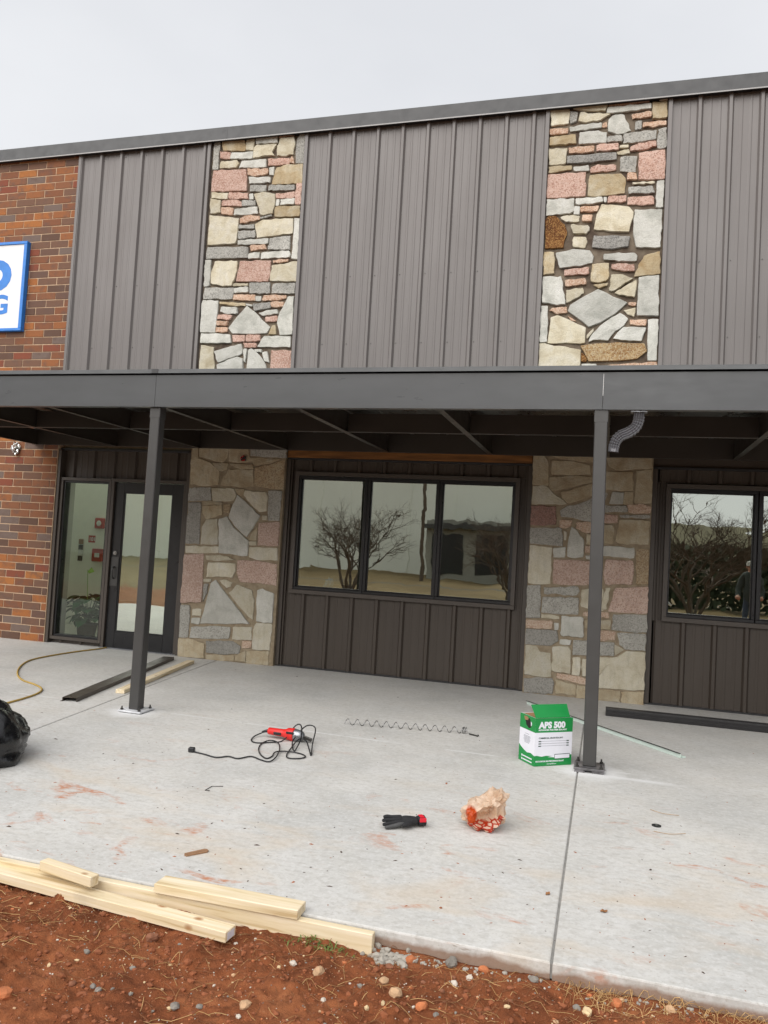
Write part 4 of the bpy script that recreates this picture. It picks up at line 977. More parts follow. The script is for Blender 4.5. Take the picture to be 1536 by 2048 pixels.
# red electric shear with its black cord
TL = thing('power_tool', 'red and grey electric hand tool lying on the concrete with its cord looped beside it', 'power tool')
p0 = Vector((-2.44, -3.20, .05)); p1 = Vector((-2.13, -3.21, .045)); ax = (p1-p0).normalized()
def P(u, z=0, s=0): return p0+(p1-p0)*u+Vector((0, s, z))
m = MB(); m.tube([P(0), P(.02), P(.38), P(.46), P(.52), P(.68), P(.70)], [.022, .026, .029, .033, .044, .048, .044], 20); m.build('tool_body', M['red_plastic'], TL, smooth=True)
m = MB(); m.tube([P(.70), P(.72), P(.86), P(.93), P(.95)], [.043, .045, .040, .026, .018], 18); m.build('gear_head', M['galv'], TL, smooth=True)
m = MB(); m.box(-.02, .05, -.010, .010, -.012, .012, .003); o = m.build('cutter', M['dark_steel'], TL, P(1.0, -.01)); o.rotation_euler = (0, .25, 0)
m = MB(); m.box(-.032, .032, -.006, .008, -.011, .011, .004); o = m.build('trigger', M['black_plastic'], TL, P(.28, -.004, -.027))
m = MB(); m.box(-.03, .03, -.004, .004, -.008, .008, .002); o = m.build('vent', M['black_plastic'], TL, P(.63, .02, -.046))
m = MB(); m.tube([P(0), P(-.10, -.008), P(-.17, -.018)], [.013, .010, .007], 10); m.build('cord_grip', M['black_plastic'], TL, smooth=True)
cordpts = [(-2.435, -3.413, .007), (-2.356, -3.354, .007), (-2.285, -3.27, .012), (-2.235, -3.17, .105), (-2.19, -3.165, .108), (-2.135, -3.30, .05), (-2.104, -3.482, .007), (-2.157, -3.398, .007), (-2.20, -3.28, .03), (-2.17, -3.12, .10), (-2.10, -3.10, .09), (-2.03, -3.33, .03), (-1.956, -3.546, .007), (-2.02, -3.42, .012), (-2.11, -3.262, .03), (-2.168, -3.262, .03), (-2.144, -3.466, .012), (-2.106, -3.632, .007), (-2.058, -3.688, .007), (-1.989, -3.651, .007), (-1.981, -3.592, .007), (-2.041, -3.54, .007), (-2.131, -3.547, .012), (-2.202, -3.6, .012), (-2.186, -3.702, .007), (-2.2, -3.765, .007), (-2.274, -3.695, .007), (-2.35, -3.564, .007), (-2.393, -3.421, .007), (-2.365, -3.333, .016), (-2.282, -3.375, .016), (-2.199, -3.54, .016), (-2.143, -3.734, .014), (-2.149, -3.83, .007), (-2.219, -3.815, .007), (-2.311, -3.77, .007), (-2.366, -3.859, .007), (-2.446, -3.842, .007), (-2.507, -3.902, .007), (-2.619, -3.868, .007), (-2.705, -3.85, .007)]
m = MB(); m.tube(spline([(-2.49, -3.205, .03), (-2.525, -3.26, .012), (-2.50, -3.37, .007)]+cordpts, 6), .0048, 8); m.build('cord', M['black_plastic'], TL, smooth=True)
m = MB(); m.box(-.022, .022, -.018, .018, 0, .034, .006); pg = m.build('plug', M['black_plastic'], TL, (-2.728, -3.842, 0)); pg.rotation_euler = (0, 0, .15)

# stretched metal coil and a loose bit beside it
m = MB(); pts = []
a = Vector((-2.07, -2.49, .026)); b = Vector((-1.12, -2.30, .026)); ux = (b-a).normalized(); uy = Vector((-ux.y, ux.x, 0))
N = 12*16+8
for i in range(N):
    u = i/(12*16); an = 2*math.pi*i/16-.9
    pts.append(a+(b-a)*min(u, 1.02)+uy*.024*math.cos(an)+Vector((0, 0, .024*math.sin(an))))
for i in range(36):
    an = 2*math.pi*i/16-.9+2*math.pi*(N/16); pts.append(b+ux*(.012+i*.0011)+uy*.028*math.cos(an)+Vector((0, 0, .004+.024*math.sin(an))))
m.tube(pts, .0034, 6); tag(m.build('wire_coil', M['steel'], None, smooth=True), 'long stretched coil of springy bright wire on the concrete', 'coil')
m = MB(); m.tube([(-1.045, -2.315, .008), (-.985, -2.342, .008), (-.972, -2.35, .008), (-.962, -2.345, .014)], [.005, .0055, .008, .006], 8)
tag(m.build('drill_bit', M['dark_steel'], None, smooth=True), 'short steel bit lying at the right end of the wire coil', 'drill bit')

# yellow extension cord
m = MB(); cp = [(-6.15, .02, .012), (-6.17, -.16, .009), (-6.221, -.507, .009), (-6.235, -.938, .009), (-6.184, -1.331, .009), (-5.972, -1.734, .009), (-5.685, -2.103, .009), (-5.424, -2.336, .009), (-5.179, -2.457, .009), (-4.985, -2.60, .009), (-4.88, -2.79, .009), (-4.83, -3.02, .009), (-4.79, -3.339, .009), (-4.62, -3.9, .009), (-4.9, -4.5, .009), (-5.4, -4.9, .009)]
m.tube(spline(cp, 8), .0085, 8)
M['yellow_cord'] = plain('yellow_rubber', srgb(172, 142, 70), .55, .15, 6); tag(m.build('extension_cord', M['yellow_cord'], None, smooth=True), 'yellow extension cord snaking out from under the entrance door', 'cord')

def along(name, a, b, prof, mat, mi=None):
    a = Vector((*a, 0)); b = Vector((*b, 0)); L = (b-a).length
    m = MB().prism(prof, 0, L, 'x'); o = m.build(name, mat, None, a); o.rotation_euler = (0, 0, math.atan2(b.y-a.y, b.x-a.x)); return o
# dark steel channel by the door
o = along('metal_channel', (-4.395, -2.88), (-4.98, -.30), [(0, .002), (0, .034), (.002, .036), (.128, .036), (.130, .034), (.130, .002), (.150, .001), (.150, .0), (.127, .0), (.127, .033), (.003, .033), (.003, .0)], M['dark_brown_metal'])
tag(o, 'long dark steel channel lying on the concrete in front of the door', 'metal trim')
def board(name, L, w, h, loc, rz, label, group=None, rx=0):
    m = MB(); m.box(0, L, 0, w, 0, h, .003); o = m.build(name, M['lumber'], None, loc); o.rotation_euler = (rx, 0, rz); return tag(o, label, 'lumber', group)
a, b = Vector((-4.275, -2.355)), Vector((-4.655, -.395)); d = b-a
board('wood_stick', d.length, .085, .036, (a.x, a.y, .001), math.atan2(d.y, d.x), 'pale wooden stick lying beside the dark steel channel behind the left post')
# dark ribbed downspout length by the wall
pr = [(0, .006), (.004, 0), (.10, 0), (.104, .006)]
pr += [(.104, .066), (.10, .072), (.085, .072), (.08, .066), (.066, .066), (.06, .072), (.044, .072), (.038, .066), (.024, .066), (.018, .072), (.004, .072), (0, .066)]
pr += [(.0, .052), (.006, .048), (.006, .04), (0, .036), (0, .026), (.006, .022), (.006, .014), (0, .010)]
M['dsp'] = plain('dark_downspout_steel', srgb(44, 43, 44), .35, .1, 12, .05, 60)
o = along('downspout', (.026, -.845), (3.1, -.80), pr, M['dsp']); o.location.z = .002; tag(o, 'long black ribbed downspout lying on the concrete along the right wall', 'downspout')
# pale J trim strip behind the box and post
M['pale_trim'] = plain('pale_green_trim', srgb(196, 210, 202), .35, .05, 10)
a, b = (.590, -2.245), (-.74, -.69)
ST2 = thing('trim_strip', 'thin pale green metal trim strip lying behind the right post', 'metal trim')
o = along('flange', a, b, [(0, .001), (0, .004), (-.05, .004), (-.05, .012), (-.053, .012), (-.053, .001)], M['pale_trim']); o.parent = ST2
o = along('upright_leg', a, b, [(-.003, .0045), (-.003, .036), (.0, .036), (.0, .0045)], M['pale_trim']); o.parent = ST2
o = along('painted_lip', a, b, [(-.003, .0365), (-.003, .039), (.014, .039), (.014, .0365)], M['frame_black']); o.parent = ST2

# glove
GV = thing('work_glove', 'black knitted work glove with a red cuff tab lying on the concrete', 'glove', (-1.005, -4.63, 0), math.radians(32))
M['glove'] = plain('black_knit', srgb(32, 32, 34), .85, .2, 40, .6, 160); M['glove_palm'] = plain('worn_palm_rubber', srgb(66, 66, 66), .6, .3, 20, .2, 80)
def skinned(name, verts, edges, rad, mat, parent, sub=1, root=0):
    me = bpy.data.meshes.new(name); me.from_pydata(verts, edges, []); o = bpy.data.objects.new(name, me); COL.objects.link(o)
    sk = o.modifiers.new('s', 'SKIN'); ss = o.modifiers.new('u', 'SUBSURF'); ss.levels = ss.render_levels = sub
    for i, r in enumerate(rad):
        r = r if hasattr(r, '__len__') else (r, r); me.skin_vertices[0].data[i].radius = r
    me.skin_vertices[0].data[root].use_root = True
    dg = bpy.context.evaluated_depsgraph_get(); dg.update(); m2 = bpy.data.meshes.new_from_object(o.evaluated_get(dg)); bpy.data.objects.remove(o)
    m2.materials.clear(); m2.materials.append(mat); m2.polygons.foreach_set('use_smooth', [True]*len(m2.polygons)); return link(name, m2, parent)
# hand lies along -x, fingers at -x, cuff at +x; seen from the palm edge
vs_ = [(.085, 0, .030), (.055, 0, .031), (.02, 0, .034), (-.015, .0, .032)]; es_ = [(0, 1), (1, 2), (2, 3)]; rs_ = [(.036, .022), (.038, .022), (.046, .026), (.046, .022)]
m_g = skinned('glove_hand', vs_, es_, rs_, M['glove'], GV, 2)
for i, (y0, L, z0, zt) in enumerate(((-.030, .078, .024, .015), (-.011, .086, .030, .024), (.008, .084, .037, .038), (.026, .072, .044, .050))):
    skinned('finger', [(.0, y0*.9, z0), (-.035, y0, z0), (-.035-L*.35, y0*1.05, z0-.002+(zt-z0)*.4), (-.035-L*.7, y0*1.08, zt), (-.035-L, y0*1.02, zt-.004)], [(0, 1), (1, 2), (2, 3), (3, 4)], [.013, .0125, .0115, .011, .009], M['glove_palm'] if i == 0 else M['glove'], GV, 2)
skinned('thumb', [(.04, -.025, .03), (.012, -.047, .030), (-.010, -.055, .028), (-.026, -.052, .026)], [(0, 1), (1, 2), (2, 3)], [.014, .0145, .013, .011], M['glove'], GV, 2)
m = MB(); 
for i in range(2): pass
m.tube([(.082, 0, .030), (.10, 0, .030), (.118, 0, .030)], [.030, .031, .033], 18); 
for k, q in enumerate(m.v): m.v[k] = (q[0], q[1]*1.25, .030+(q[2]-.030)*.80)
m.build('cuff', M['glove'], GV, smooth=True)
m = MB(); m.box(.078, .116, -.046, -.038, .034, .056, .003); M['red_tab'] = plain('red_tab', srgb(205, 24, 44), .6); o = m.build('cuff_tab', M['red_tab'], GV)
m = MB(); m.box(.084, .110, -.034, .012, .0555, .0585, .001); m.build('cuff_tab', M['red_tab'], GV)

# crumpled shopping bag
PB = thing('plastic_bag', 'crumpled tan plastic shopping bag with red print standing on the concrete', 'bag', (-.605, -4.46, 0), .25)
def bagmat():
    t = NT('tan_film'); v = t.vec(); 
    base = t.ramp(t.noise(v, 14, 5), [(.35, srgb(222, 192, 162)), (.65, srgb(238, 220, 200))])
    sx = t.n.new('ShaderNodeSeparateXYZ'); t.l(v, sx.inputs[0])
    vo = t.n.new('ShaderNodeTexVoronoi'); vo.inputs['Scale'].default_value = 26; vo.feature = 'DISTANCE_TO_EDGE'; vm = t.vec((1, 1, 2.2), False); t.l(vm, vo.inputs['Vector'])
    low = t.ramp(t.math('ADD', t.math('MULTIPLY', sx.outputs[2], -1), t.math('ADD', .080, t.math('MULTIPLY', t.math('ADD', t.noise(v, 10, 3), -.5), .22))), [(0, 0), (.008, 1)])
    facing = t.ramp(t.math('ADD', t.math('MULTIPLY', sx.outputs[1], -14), t.math('MULTIPLY', sx.outputs[0], -1)), [(.2, 0), (.5, 1)])
    lett = t.ramp(vo.outputs['Distance'], [(.10, 1), (.2, .12)])
    pr = t.math('MULTIPLY', t.math('MULTIPLY', low, facing), lett)
    c = t.mix(pr, base, srgb(186, 58, 30))
    dx = t.math('ADD', sx.outputs[0], .065); dz = t.math('ADD', sx.outputs[2], -.085); dd = t.math('SQRT', t.math('ADD', t.math('MULTIPLY', dx, dx), t.math('MULTIPLY', t.math('MULTIPLY', dz, dz), .4)))
    patch = t.math('MULTIPLY', t.ramp(t.math('ADD', dd, t.math('MULTIPLY', t.noise(v, 30, 3), .02)), [(.036, 1), (.042, 0)]), t.ramp(sx.outputs[1], [(.0, 0), (.01, 0)])) if False else t.math('MULTIPLY', t.ramp(t.math('ADD', dd, t.math('MULTIPLY', t.noise(v, 30, 3), .02)), [(.036, 1), (.042, 0)]), facing)
    c = t.mix(patch, c, srgb(206, 84, 26)); t.color(c)
    t.bump(t.noise(v, 24, 4, .5, 2.0), .45, .012); t.b.inputs['Transmission Weight'].default_value = .0
    t.b.inputs['Subsurface Weight'].default_value = .0
    tl = t.n.new('ShaderNodeBsdfTranslucent'); t.l(c, tl.inputs['Color']); mx = t.n.new('ShaderNodeMixShader'); mx.inputs[0].default_value = .45
    t.l(t.b.outputs[0], mx.inputs[1]); t.l(tl.outputs[0], mx.inputs[2]); t.l(mx.outputs[0], t.out.inputs['Surface']); return t.set(.24, 0, .5)
M['bag'] = bagmat()
def blob(fn, sub=5):
    bm = bmesh.new(); bmesh.ops.create_icosphere(bm, subdivisions=sub, radius=1)
    for w in bm.verts: w.co = fn(w.co.copy())
    b = MB(); b.add_bm(bm); bm.free(); return b
def crease(d, f, o): return abs(noise.noise(d*f+o))
def bagf(d):
    r = 1+.55*(crease(d, 1.5, Vector((1, 5, 2)))-.22)+.42*(crease(d, 3.3, Vector((9, 2, 4)))-.22)+.04*noise.noise(d*9)
    p = Vector((d.x*.104*r, d.y*.10*r, .088+d.z*.098*r))
    h = max(0, 1-((Vector((d.x, d.z))-Vector((.05, -.05))).length/.6)**2) if d.y < -.2 else 0
    p.y += h*.09
    if d.z > .1: p.x += (d.z-.1)*.05; p.z += max(0, d.x)*.03
    p.z = max(p.z, .002+.003*noise.noise(d*6)); return p
blob(bagf, 4).build('bag_body', M['bag'], PB, smooth=False)
def knotf(d):
    r = 1+.9*(crease(d, 1.8, Vector((7, 7, 2)))-.2)+.5*(crease(d, 4, Vector((1, 2, 3)))-.2); return Vector((.068+d.x*.052*r+d.z*.01, .0+d.y*.06*r, .155+d.z*.058*r))
blob(knotf, 3).build('bag_neck', M['bag'], PB, smooth=False)
# black rubbish bag at the left edge
M['bin_bag'] = plain('black_film', (.007, .007, .008), .26, .2, 10, .8, 16, 0, .6, (1, 1, .45))
def binf(d):
    r = 1+.18*(crease(d, 1.7, Vector((2, 8, 1)))-.25)+.08*(crease(d, 3.2, Vector((5, 1, 6)))-.25)+.035*crease(d, 8, Vector((3, 2, 6)))
    k = 1-.45*max(0, d.z)**1.3; p = Vector((d.x*.42*r*k, d.y*.38*r*k, .16+d.z*.30*r)); p.z = max(p.z, .003); 
    if d.z < -.3: p.x *= 1.06; p.y *= 1.06
    return p
tag(blob(binf).build('rubbish_bag', M['bin_bag'], None, (-3.93, -4.66, 0), smooth=True), 'full black plastic rubbish bag standing on the concrete at the left', 'bag')

# flat metal disc, bent wire
m = MB(); m.tube([(.32, -3.99, .0), (.32, -3.99, .005)], .026, 24); dd = thing('cutting_disc', 'small black cutting disc lying flat on the concrete right of the joint', 'disc')
m.build('disc', M['black_plastic'], dd); MB().cyl((.32, -3.99, .0052), (.32, -3.99, .0062), .007, None, 12).build('hub', M['steel'], dd)
m = MB(); m.tube([(-2.175, -4.44, .004), (-2.235, -4.47, .004), (-2.233, -4.555, .004), (-2.205, -4.55, .004)], .0022, 6); tag(m.build('bent_wire', M['dark_steel']), 'small bent piece of thin wire on the concrete in front of the power tool plug', 'wire')
M['leaf'] = plain('dry_leaf', srgb(134, 92, 56), .8, .25, 20, .3, 60)
def scrap(x, y, L, w, rz, label, name='dry_leaf', cat='leaf'):
    m = MB(); n = 7; top = []; bot = []
    for i in range(n):
        u = i/(n-1); ww = w*math.sin(math.pi*min(max(u, .03), .97))**.7/2; zc = .003+.006*math.sin(u*5)**2
        top.append((u*L-L/2, ww*(1+.2*math.sin(i*5)), zc)); bot.append((u*L-L/2, -ww*(1+.2*math.cos(i*4)), zc*.6))
    for i in range(n-1): m.quad(top[i], top[i+1], bot[i+1], bot[i]); m.quad(*[(p[0], p[1], p[2]+.0015) for p in (bot[i], bot[i+1], top[i+1], top[i])])
    o = m.build(name, M['leaf'], None, (x, y, .001)); o.rotation_euler = (0, 0, rz); tag(o, label, cat)
m = MB().prism([(-.058, -.016), (.045, -.020), (.056, -.012), (.058, .008), (.048, .017), (-.055, .014), (-.062, .0)], 0, .006, 'z'); M['shim'] = plain('brown_wood', srgb(142, 108, 80), .8, .2, 14, .3, 40, 0, .3, (1, 6, 6))
o = m.build('wood_shim', M['shim'], None, (-1.815, -5.40, .001)); o.rotation_euler = (0, 0, .95); tag(o, 'small brown wood shim lying on the concrete just behind the lumber', 'wood scrap')
scrap(.04, -5.26, .03, .018, .2, 'tiny brown leaf scrap right of the concrete joint near its front end'); scrap(-.20, -5.18, .025, .018, .9, 'tiny brown leaf scrap left of the concrete joint near its front end')
M['grit_dark'] = plain('dark_grit', srgb(74, 60, 50), .9, .3); M['grit_clay'] = plain('clay_grit', srgb(150, 92, 60), .9, .3)
rg = random.Random(5); gb = MB()
for i in range(520):
    x = rg.uniform(-4.6, 1.6); y = -5.72+min(5.2, rg.expovariate(1/1.3)); r_ = min(.011, .0022+rg.expovariate(1/.0016)); a = rg.random()*6.3; mi = 0 if rg.random() < .5 else 1; st = rg.uniform(.8, 2.4); b0 = len(gb.v)
    for k in range(5):
        an = k*1.257+rg.uniform(-.3, .3); q = Vector((math.cos(an)*r_*st, math.sin(an)*r_*.7)); gb.v.append((x+q.x*math.cos(a)-q.y*math.sin(a), y+q.x*math.sin(a)+q.y*math.cos(a), .0006))
    gb.v.append((x, y, .0006+r_*.5))
    for k in range(5): gb.f.append((b0+k, b0+(k+1) % 5, b0+5)); gb.mi.append(mi)
tag(gb.build('grit', [M['grit_dark'], M['grit_clay']], None, fix=False), kind='stuff')
M['straw'] = plain('dry_straw', srgb(170, 132, 84), .8, .25, 20, .2)
for pts, lb in (([(.30, -3.70, .004), (.37, -3.76, .008), (.46, -3.74, .004)], 'thin dry straw stem on the concrete behind the cutting disc'), ([(.30, -4.10, .004), (.38, -4.12, .007), (.47, -4.06, .004)], 'thin dry straw stem on the concrete in front of the cutting disc')):
    m = MB(); m.tube(spline(pts, 5), .0014, 5); tag(m.build('straw_stem', M['straw']), lb, 'straw')

# ------------------------------------------------------------------ lumber on the edge of the slab
z1 = -.062
LB3 = ((-2.32, -5.808), (-2.018, -5.865)); LB4 = ((-1.767, -5.755), (-1.126, -5.746))
def board2(a, b, w, h, zb, label):
    a, b = Vector(a), Vector(b); d = b-a; rz = math.atan2(d.y, d.x)
    m = MB(); m.box(0, d.length, -w, 0, 0, h, .0025); o = m.build('lumber', M['lumber'], None, (a.x, a.y, zb)); o.rotation_euler = (0, 0, rz); return tag(o, label, 'lumber', 'loose lumber by the concrete edge')
L1 = board2((-4.2, -5.675), (-1.351, -5.914), .074, .041, -.063, 'front loose timber on the red dirt with a paper label on its cut end')
M['paper'] = plain('paper_label', srgb(214, 214, 224), .6, .08, 40)
dl = (Vector((-1.351, -5.914))-Vector((-4.2, -5.675))).length
lb = MB().box(dl+.0003, dl+.0012, -.062, -.012, .006, .034).build('paper_label', M['paper'], L1)
board2((-4.3, -5.787), (-.815, -5.795), .036, .088, -.088, 'long narrow timber set on edge against the front face of the concrete slab')
board2(LB3[0], LB3[1], .046, .043, .0015, 'short timber offcut resting on top of the two long timbers')
board2(LB4[0], LB4[1], .092, .038, .002, 'flat timber plank lying on the slab edge with a grey smudge')

# ------------------------------------------------------------------ stones, grit and straw in the dirt
def rock_mesh(r, seed, mat, flat=.7, rough=.35):
    bm = bmesh.new(); bmesh.ops.create_icosphere(bm, subdivisions=2, radius=1)
    o = Vector((seed*3.1, seed*1.7, seed))
    for w in bm.verts:
        d = w.co.normalized(); k = 1+rough*noise.noise(d*1.3+o)+rough*.5*noise.noise(d*3+o); w.co = Vector((d.x*r*k*1.1, d.y*r*k*.85, d.z*r*k*flat))
    b = MB(); b.add_bm(bm); bm.free(); me = b.mesh('rock', mat); return me
RK = {'orange': plain('orange_rock', srgb(176, 106, 66), .9, .25, 30, .5, 60), 'tan': plain('tan_rock', srgb(184, 150, 116), .9, .2, 30, .5, 60), 'grey': plain('grey_rock', srgb(128, 122, 114), .85, .2, 30, .4, 60),
      'white': plain('white_rock', srgb(198, 188, 174), .8, .15, 30, .4, 60), 'brown': plain('brown_rock', srgb(130, 84, 60), .9, .25, 30, .5, 60), 'cream': plain('cream_rock', srgb(206, 182, 142), .85, .15, 30, .4, 60)}
rocks = [(-1.87, -6.57, .028, 'orange', 'angular orange stone in the dirt nearest the lower left corner'), (-1.73, -6.40, .014, 'brown', 'rounded reddish brown stone in the dirt below the front timber'),
 (-1.80, -6.23, .012, 'grey', 'dark grey pebble half buried in the dirt under the front timber'), (-1.64, -6.05, .024, 'brown', 'flat brown stone just below the front timber'),
 (-1.34, -6.38, .017, 'grey', 'smooth grey pebble in the dirt in front of the cut end of the timbers'), (-1.59, -6.25, .012, 'grey', 'pale grey wedge shaped pebble in the dirt among straw'),
 (-.95, -6.05, .024, 'tan', 'broad tan stone in the dirt below the end of the long timber'), (-1.06, -6.03, .014, 'white', 'small whitish stone left of the broad tan stone'),
 (-1.11, -6.32, .020, 'tan', 'tan stone lying directly above a white pebble'), (-1.11, -6.37, .010, 'white', 'white pebble touching the front of a tan stone'),
 (-.71, -6.03, .017, 'tan', 'rounded tan stone alone in the dirt under the green weeds and rubble'), (-.88, -6.19, .011, 'white', 'little white pebble beside a dark one in the dirt'),
 (-1.26, -6.36, .012, 'grey', 'grey pebble just right of the smooth grey pebble'), (-1.62, -6.41, .013, 'grey', 'left one of two flat grey pebbles close together'),
 (-1.66, -6.38, .012, 'grey', 'flat grey pebble just behind its twin'), (-.66, -5.82, .021, 'orange', 'rusty orange stone beside the pale rubble at the timber end'),
 (-.43, -5.86, .015, 'white', 'whitish round stone just off the slab edge'), (-.385, -5.80, .020, 'orange', 'pointed orange stone pressed against the slab edge'),
 (-.51, -5.80, .026, 'grey', 'pale grey mortar lump leaning on the slab edge'), (-.65, -6.09, .024, 'tan', 'large tan stone in the dirt among pebbles'),
 (-.55, -6.11, .021, 'orange', 'sharp orange stone right of the large tan stone'), (-.47, -5.95, .013, 'white', 'oval white pebble in the dirt below the slab edge'),
 (-.27, -5.97, .013, 'brown', 'reddish pebble alone in the middle of the dirt right of the joint'), (-.01, -5.90, .021, 'cream', 'cream stone with a flat top beside a grey one'),
 (-.045, -5.90, .014, 'grey', 'grey stone touching the cream one'), (.09, -5.815, .023, 'orange', 'tan orange stone wedged under the slab edge by the gap'),
 (.27, -5.82, .018, 'tan', 'tan stone under the slab edge farthest along to the right'), (-.27, -6.05, .010, 'cream', 'tiny cream pebble at the bottom edge of the dirt'),
 (-.49, -6.17, .012, 'grey', 'blue grey pebble near the bottom edge of the dirt'), (-.72, -5.92, .015, 'brown', 'brown stone in the dirt just below the rubble'),
 (.56, -5.83, .012, 'orange', 'small orange stone in the dry grass by the slab edge'), (-.20, -5.815, .018, 'grey', 'grey mortar lump at the foot of the slab near the joint')]
for i, (x, y, r, k, lb) in enumerate(rocks):
    z = float(ground_h(x, y)); o = link('rock', rock_mesh(r, i+1, RK[k]), None, (x, y, z+r*.18)); o.rotation_euler = (0, 0, i*1.3); tag(o, lb, 'rock', 'stones lying in the red dirt')
rng = random.Random(11)
def scatter_mesh(name, items, mats, kind='stuff'):
    b = MB(); ico = bmesh.new(); bmesh.ops.create_icosphere(ico, subdivisions=1, radius=1); base = [w.co.copy() for w in ico.verts]; ico.verts.index_update(); fs = [tuple(w.index for w in f.verts) for f in ico.faces]; ico.free()
    for x, y, r, mi in items:
        z = float(ground_h(x, y)); s0 = len(b.v); sx, sy, sz = rng.uniform(.7, 1.3), rng.uniform(.7, 1.2), rng.uniform(.5, .9); a = rng.random()*6.3; ca, sa = math.cos(a), math.sin(a)
        for p in base:
            k = rng.uniform(.75, 1.2); px, py, pz = p.x*r*sx*k, p.y*r*sy*k, p.z*r*sz*k; b.v.append((x+px*ca-py*sa, y+px*sa+py*ca, z+pz+r*.15))
        for f in fs: b.f.append(tuple(s0+q for q in f)); b.mi.append(mi)
    return tag(b.build(name, mats, None, fix=False), kind=kind)
items = []
for i in range(2600):
    x = rng.uniform(-3.0, 1.1); y = SLAB_Y-.02-abs(rng.gauss(0, .55)); 
    if y < -7: continue
    items.append((x, y, min(.012, .0016+rng.expovariate(1/.0019)), rng.choice((0, 0, 0, 4, 4, 4, 1, 1, 2, 3, 5))))
scatter_mesh('gravel', items, [RK[k] for k in ('orange', 'tan', 'grey', 'white', 'brown', 'cream')])
clods = [(rng.uniform(-3, 1.1), rng.uniform(-6.9, -5.85), min(.016, .003+rng.expovariate(1/.003)), 0) for i in range(3600)]
M['clod'] = plain('clay_clod', srgb(136, 80, 50), .95, .25, 40, .6, 90); scatter_mesh('soil_clods', clods, [M['clod']])
# crumbled mortar rubble at the end of the timbers
rub = [(-.76+rng.gauss(0, .05), -5.83+rng.gauss(0, .022), rng.uniform(.006, .02), 0) for i in range(46)]+[(rng.uniform(-.7, .4), -5.80+rng.uniform(-.03, .012), rng.uniform(.003, .010), 0) for i in range(70)]
M['rubble'] = plain('mortar_rubble', srgb(156, 150, 140), .95, .2, 30, .6, 70); scatter_mesh('rubble', rub, [M['rubble']])
def straws(name, n, xr, yr, ln, mats, curl=.35, up=.012):
    b = MB()
    for i in range(n):
        x = rng.uniform(*xr); y = yr(); L = rng.uniform(*ln); a = rng.gauss(.1, 1.0); z0 = float(ground_h(x, y)); bend = rng.uniform(-curl, curl); pts = []
        for k in range(4):
            u = k/3; px = x+math.cos(a+bend*u)*L*u; py = min(y+math.sin(a+bend*u)*L*u, SLAB_Y-.004); pts.append((px, py, max(float(ground_h(px, py)), z0-.01)+.002+up*math.sin(u*3.1)*rng.random()))
        b.tube(pts, rng.uniform(.0005, .0012), 3, mi=rng.randrange(len(mats)), cap=False)
    return tag(b.build(name, mats, None, fix=False), kind='stuff')
M['straw_dark'] = plain('old_straw', srgb(128, 84, 52), .85, .25, 20, .2); M['straw_pale'] = plain('pale_straw', srgb(196, 160, 108), .85, .2, 20, .2)
straws('dead_grass', 1500, (-3, 1.1), lambda: SLAB_Y-.02-abs(rng.gauss(0, .38)), (.02, .10), [M['straw_dark'], M['straw_dark'], M['straw'], M['straw_dark'], M['straw_pale']])
straws('edge_grass', 260, (-.1, 1.1), lambda: SLAB_Y-.012-abs(rng.gauss(0, .035)), (.03, .09), [M['straw'], M['straw_pale']], .6, .03)
M['weed'] = plain('weed_green', srgb(88, 108, 44), .7, .3, 20, .1)
b = MB()
for i in range(110):
    x = -1.02+rng.gauss(0, .075); y = -5.875+rng.gauss(0, .018); z = float(ground_h(x, y)); a = rng.random()*6.3; L = rng.uniform(.012, .035); l2 = rng.uniform(.004, .016)
    p = Vector((x, y, z)); q = p+Vector((math.cos(a)*L, math.sin(a)*L, l2)); w = Vector((-math.sin(a), math.cos(a), 0))*rng.uniform(.0012, .003); mdl = (p+q)/2+Vector((0, 0, .006))
    b.quad(p-w*.4, mdl-w, mdl+w, p+w*.4); b.quad(mdl-w, q, mdl+w)
tag(b.build('weeds', M['weed'], None, fix=False), kind='stuff')

# ------------------------------------------------------------------ behind the entrance glass
M['leaf_green'] = plain('glossy_leaf', srgb(24, 66, 32), .6, .3, 10, .1, 80, 0, .06)
PL = thing('potted_plant', 'broad leaved potted plant standing behind the tall sidelight glass', 'plant', (-6.86, .56, .004))
m = MB(); m.tube([(0, 0, 0), (0, 0, .02), (0, 0, .2), (0, 0, .22)], [.10, .11, .14, .145], 20); m.build('pot', plain('clay_pot', srgb(46, 40, 32), .8), PL, smooth=True)
for i in range(44):
    a = i*2.4; el = rng.uniform(.35, 1.2); R_ = rng.uniform(.16, .30); L = rng.uniform(.14, .24); h = .22+rng.uniform(.02, .42)
    base = Vector((math.cos(a)*R_*.5, math.sin(a)*R_*.5, h)); dv = Vector((math.cos(a)*math.cos(el*.6), math.sin(a)*math.cos(el*.6), math.sin(.5-el*.6))); sd2 = Vector((-math.sin(a), math.cos(a), 0)); m = MB(); prev = None
    for k in range(7):
        u = k/6; w = .085*math.sin(math.pi*min(.99, u*.93+.06))**.8*(1.2-u*.5); c0 = base+dv*L*u+Vector((0, 0, -.09*u*u)); r = [c0-sd2*w+Vector((0, 0, .015)), c0, c0+sd2*w+Vector((0, 0, .015))]
        if prev: m.quad(prev[0], r[0], r[1], prev[1]); m.quad(prev[1], r[1], r[2], prev[2])
        prev = r
    m.tube([(0, 0, .2), tuple(base*.6+Vector((0, 0, .1))), tuple(base)], .004, 5); m.build('leaf', M['leaf_green'], PL, smooth=True)
m = MB(); m.tube([(0, 0, .2), (-.02, 0, .5), (-.05, 0, .95)], .004, 6); m.quad((-.05, 0, .93), (-.02, -.01, .90), (.06, 0, .93), (-.0, .01, .99)); m.build('flower_stem', plain('lime_leaf', srgb(120, 160, 60), .5), PL)
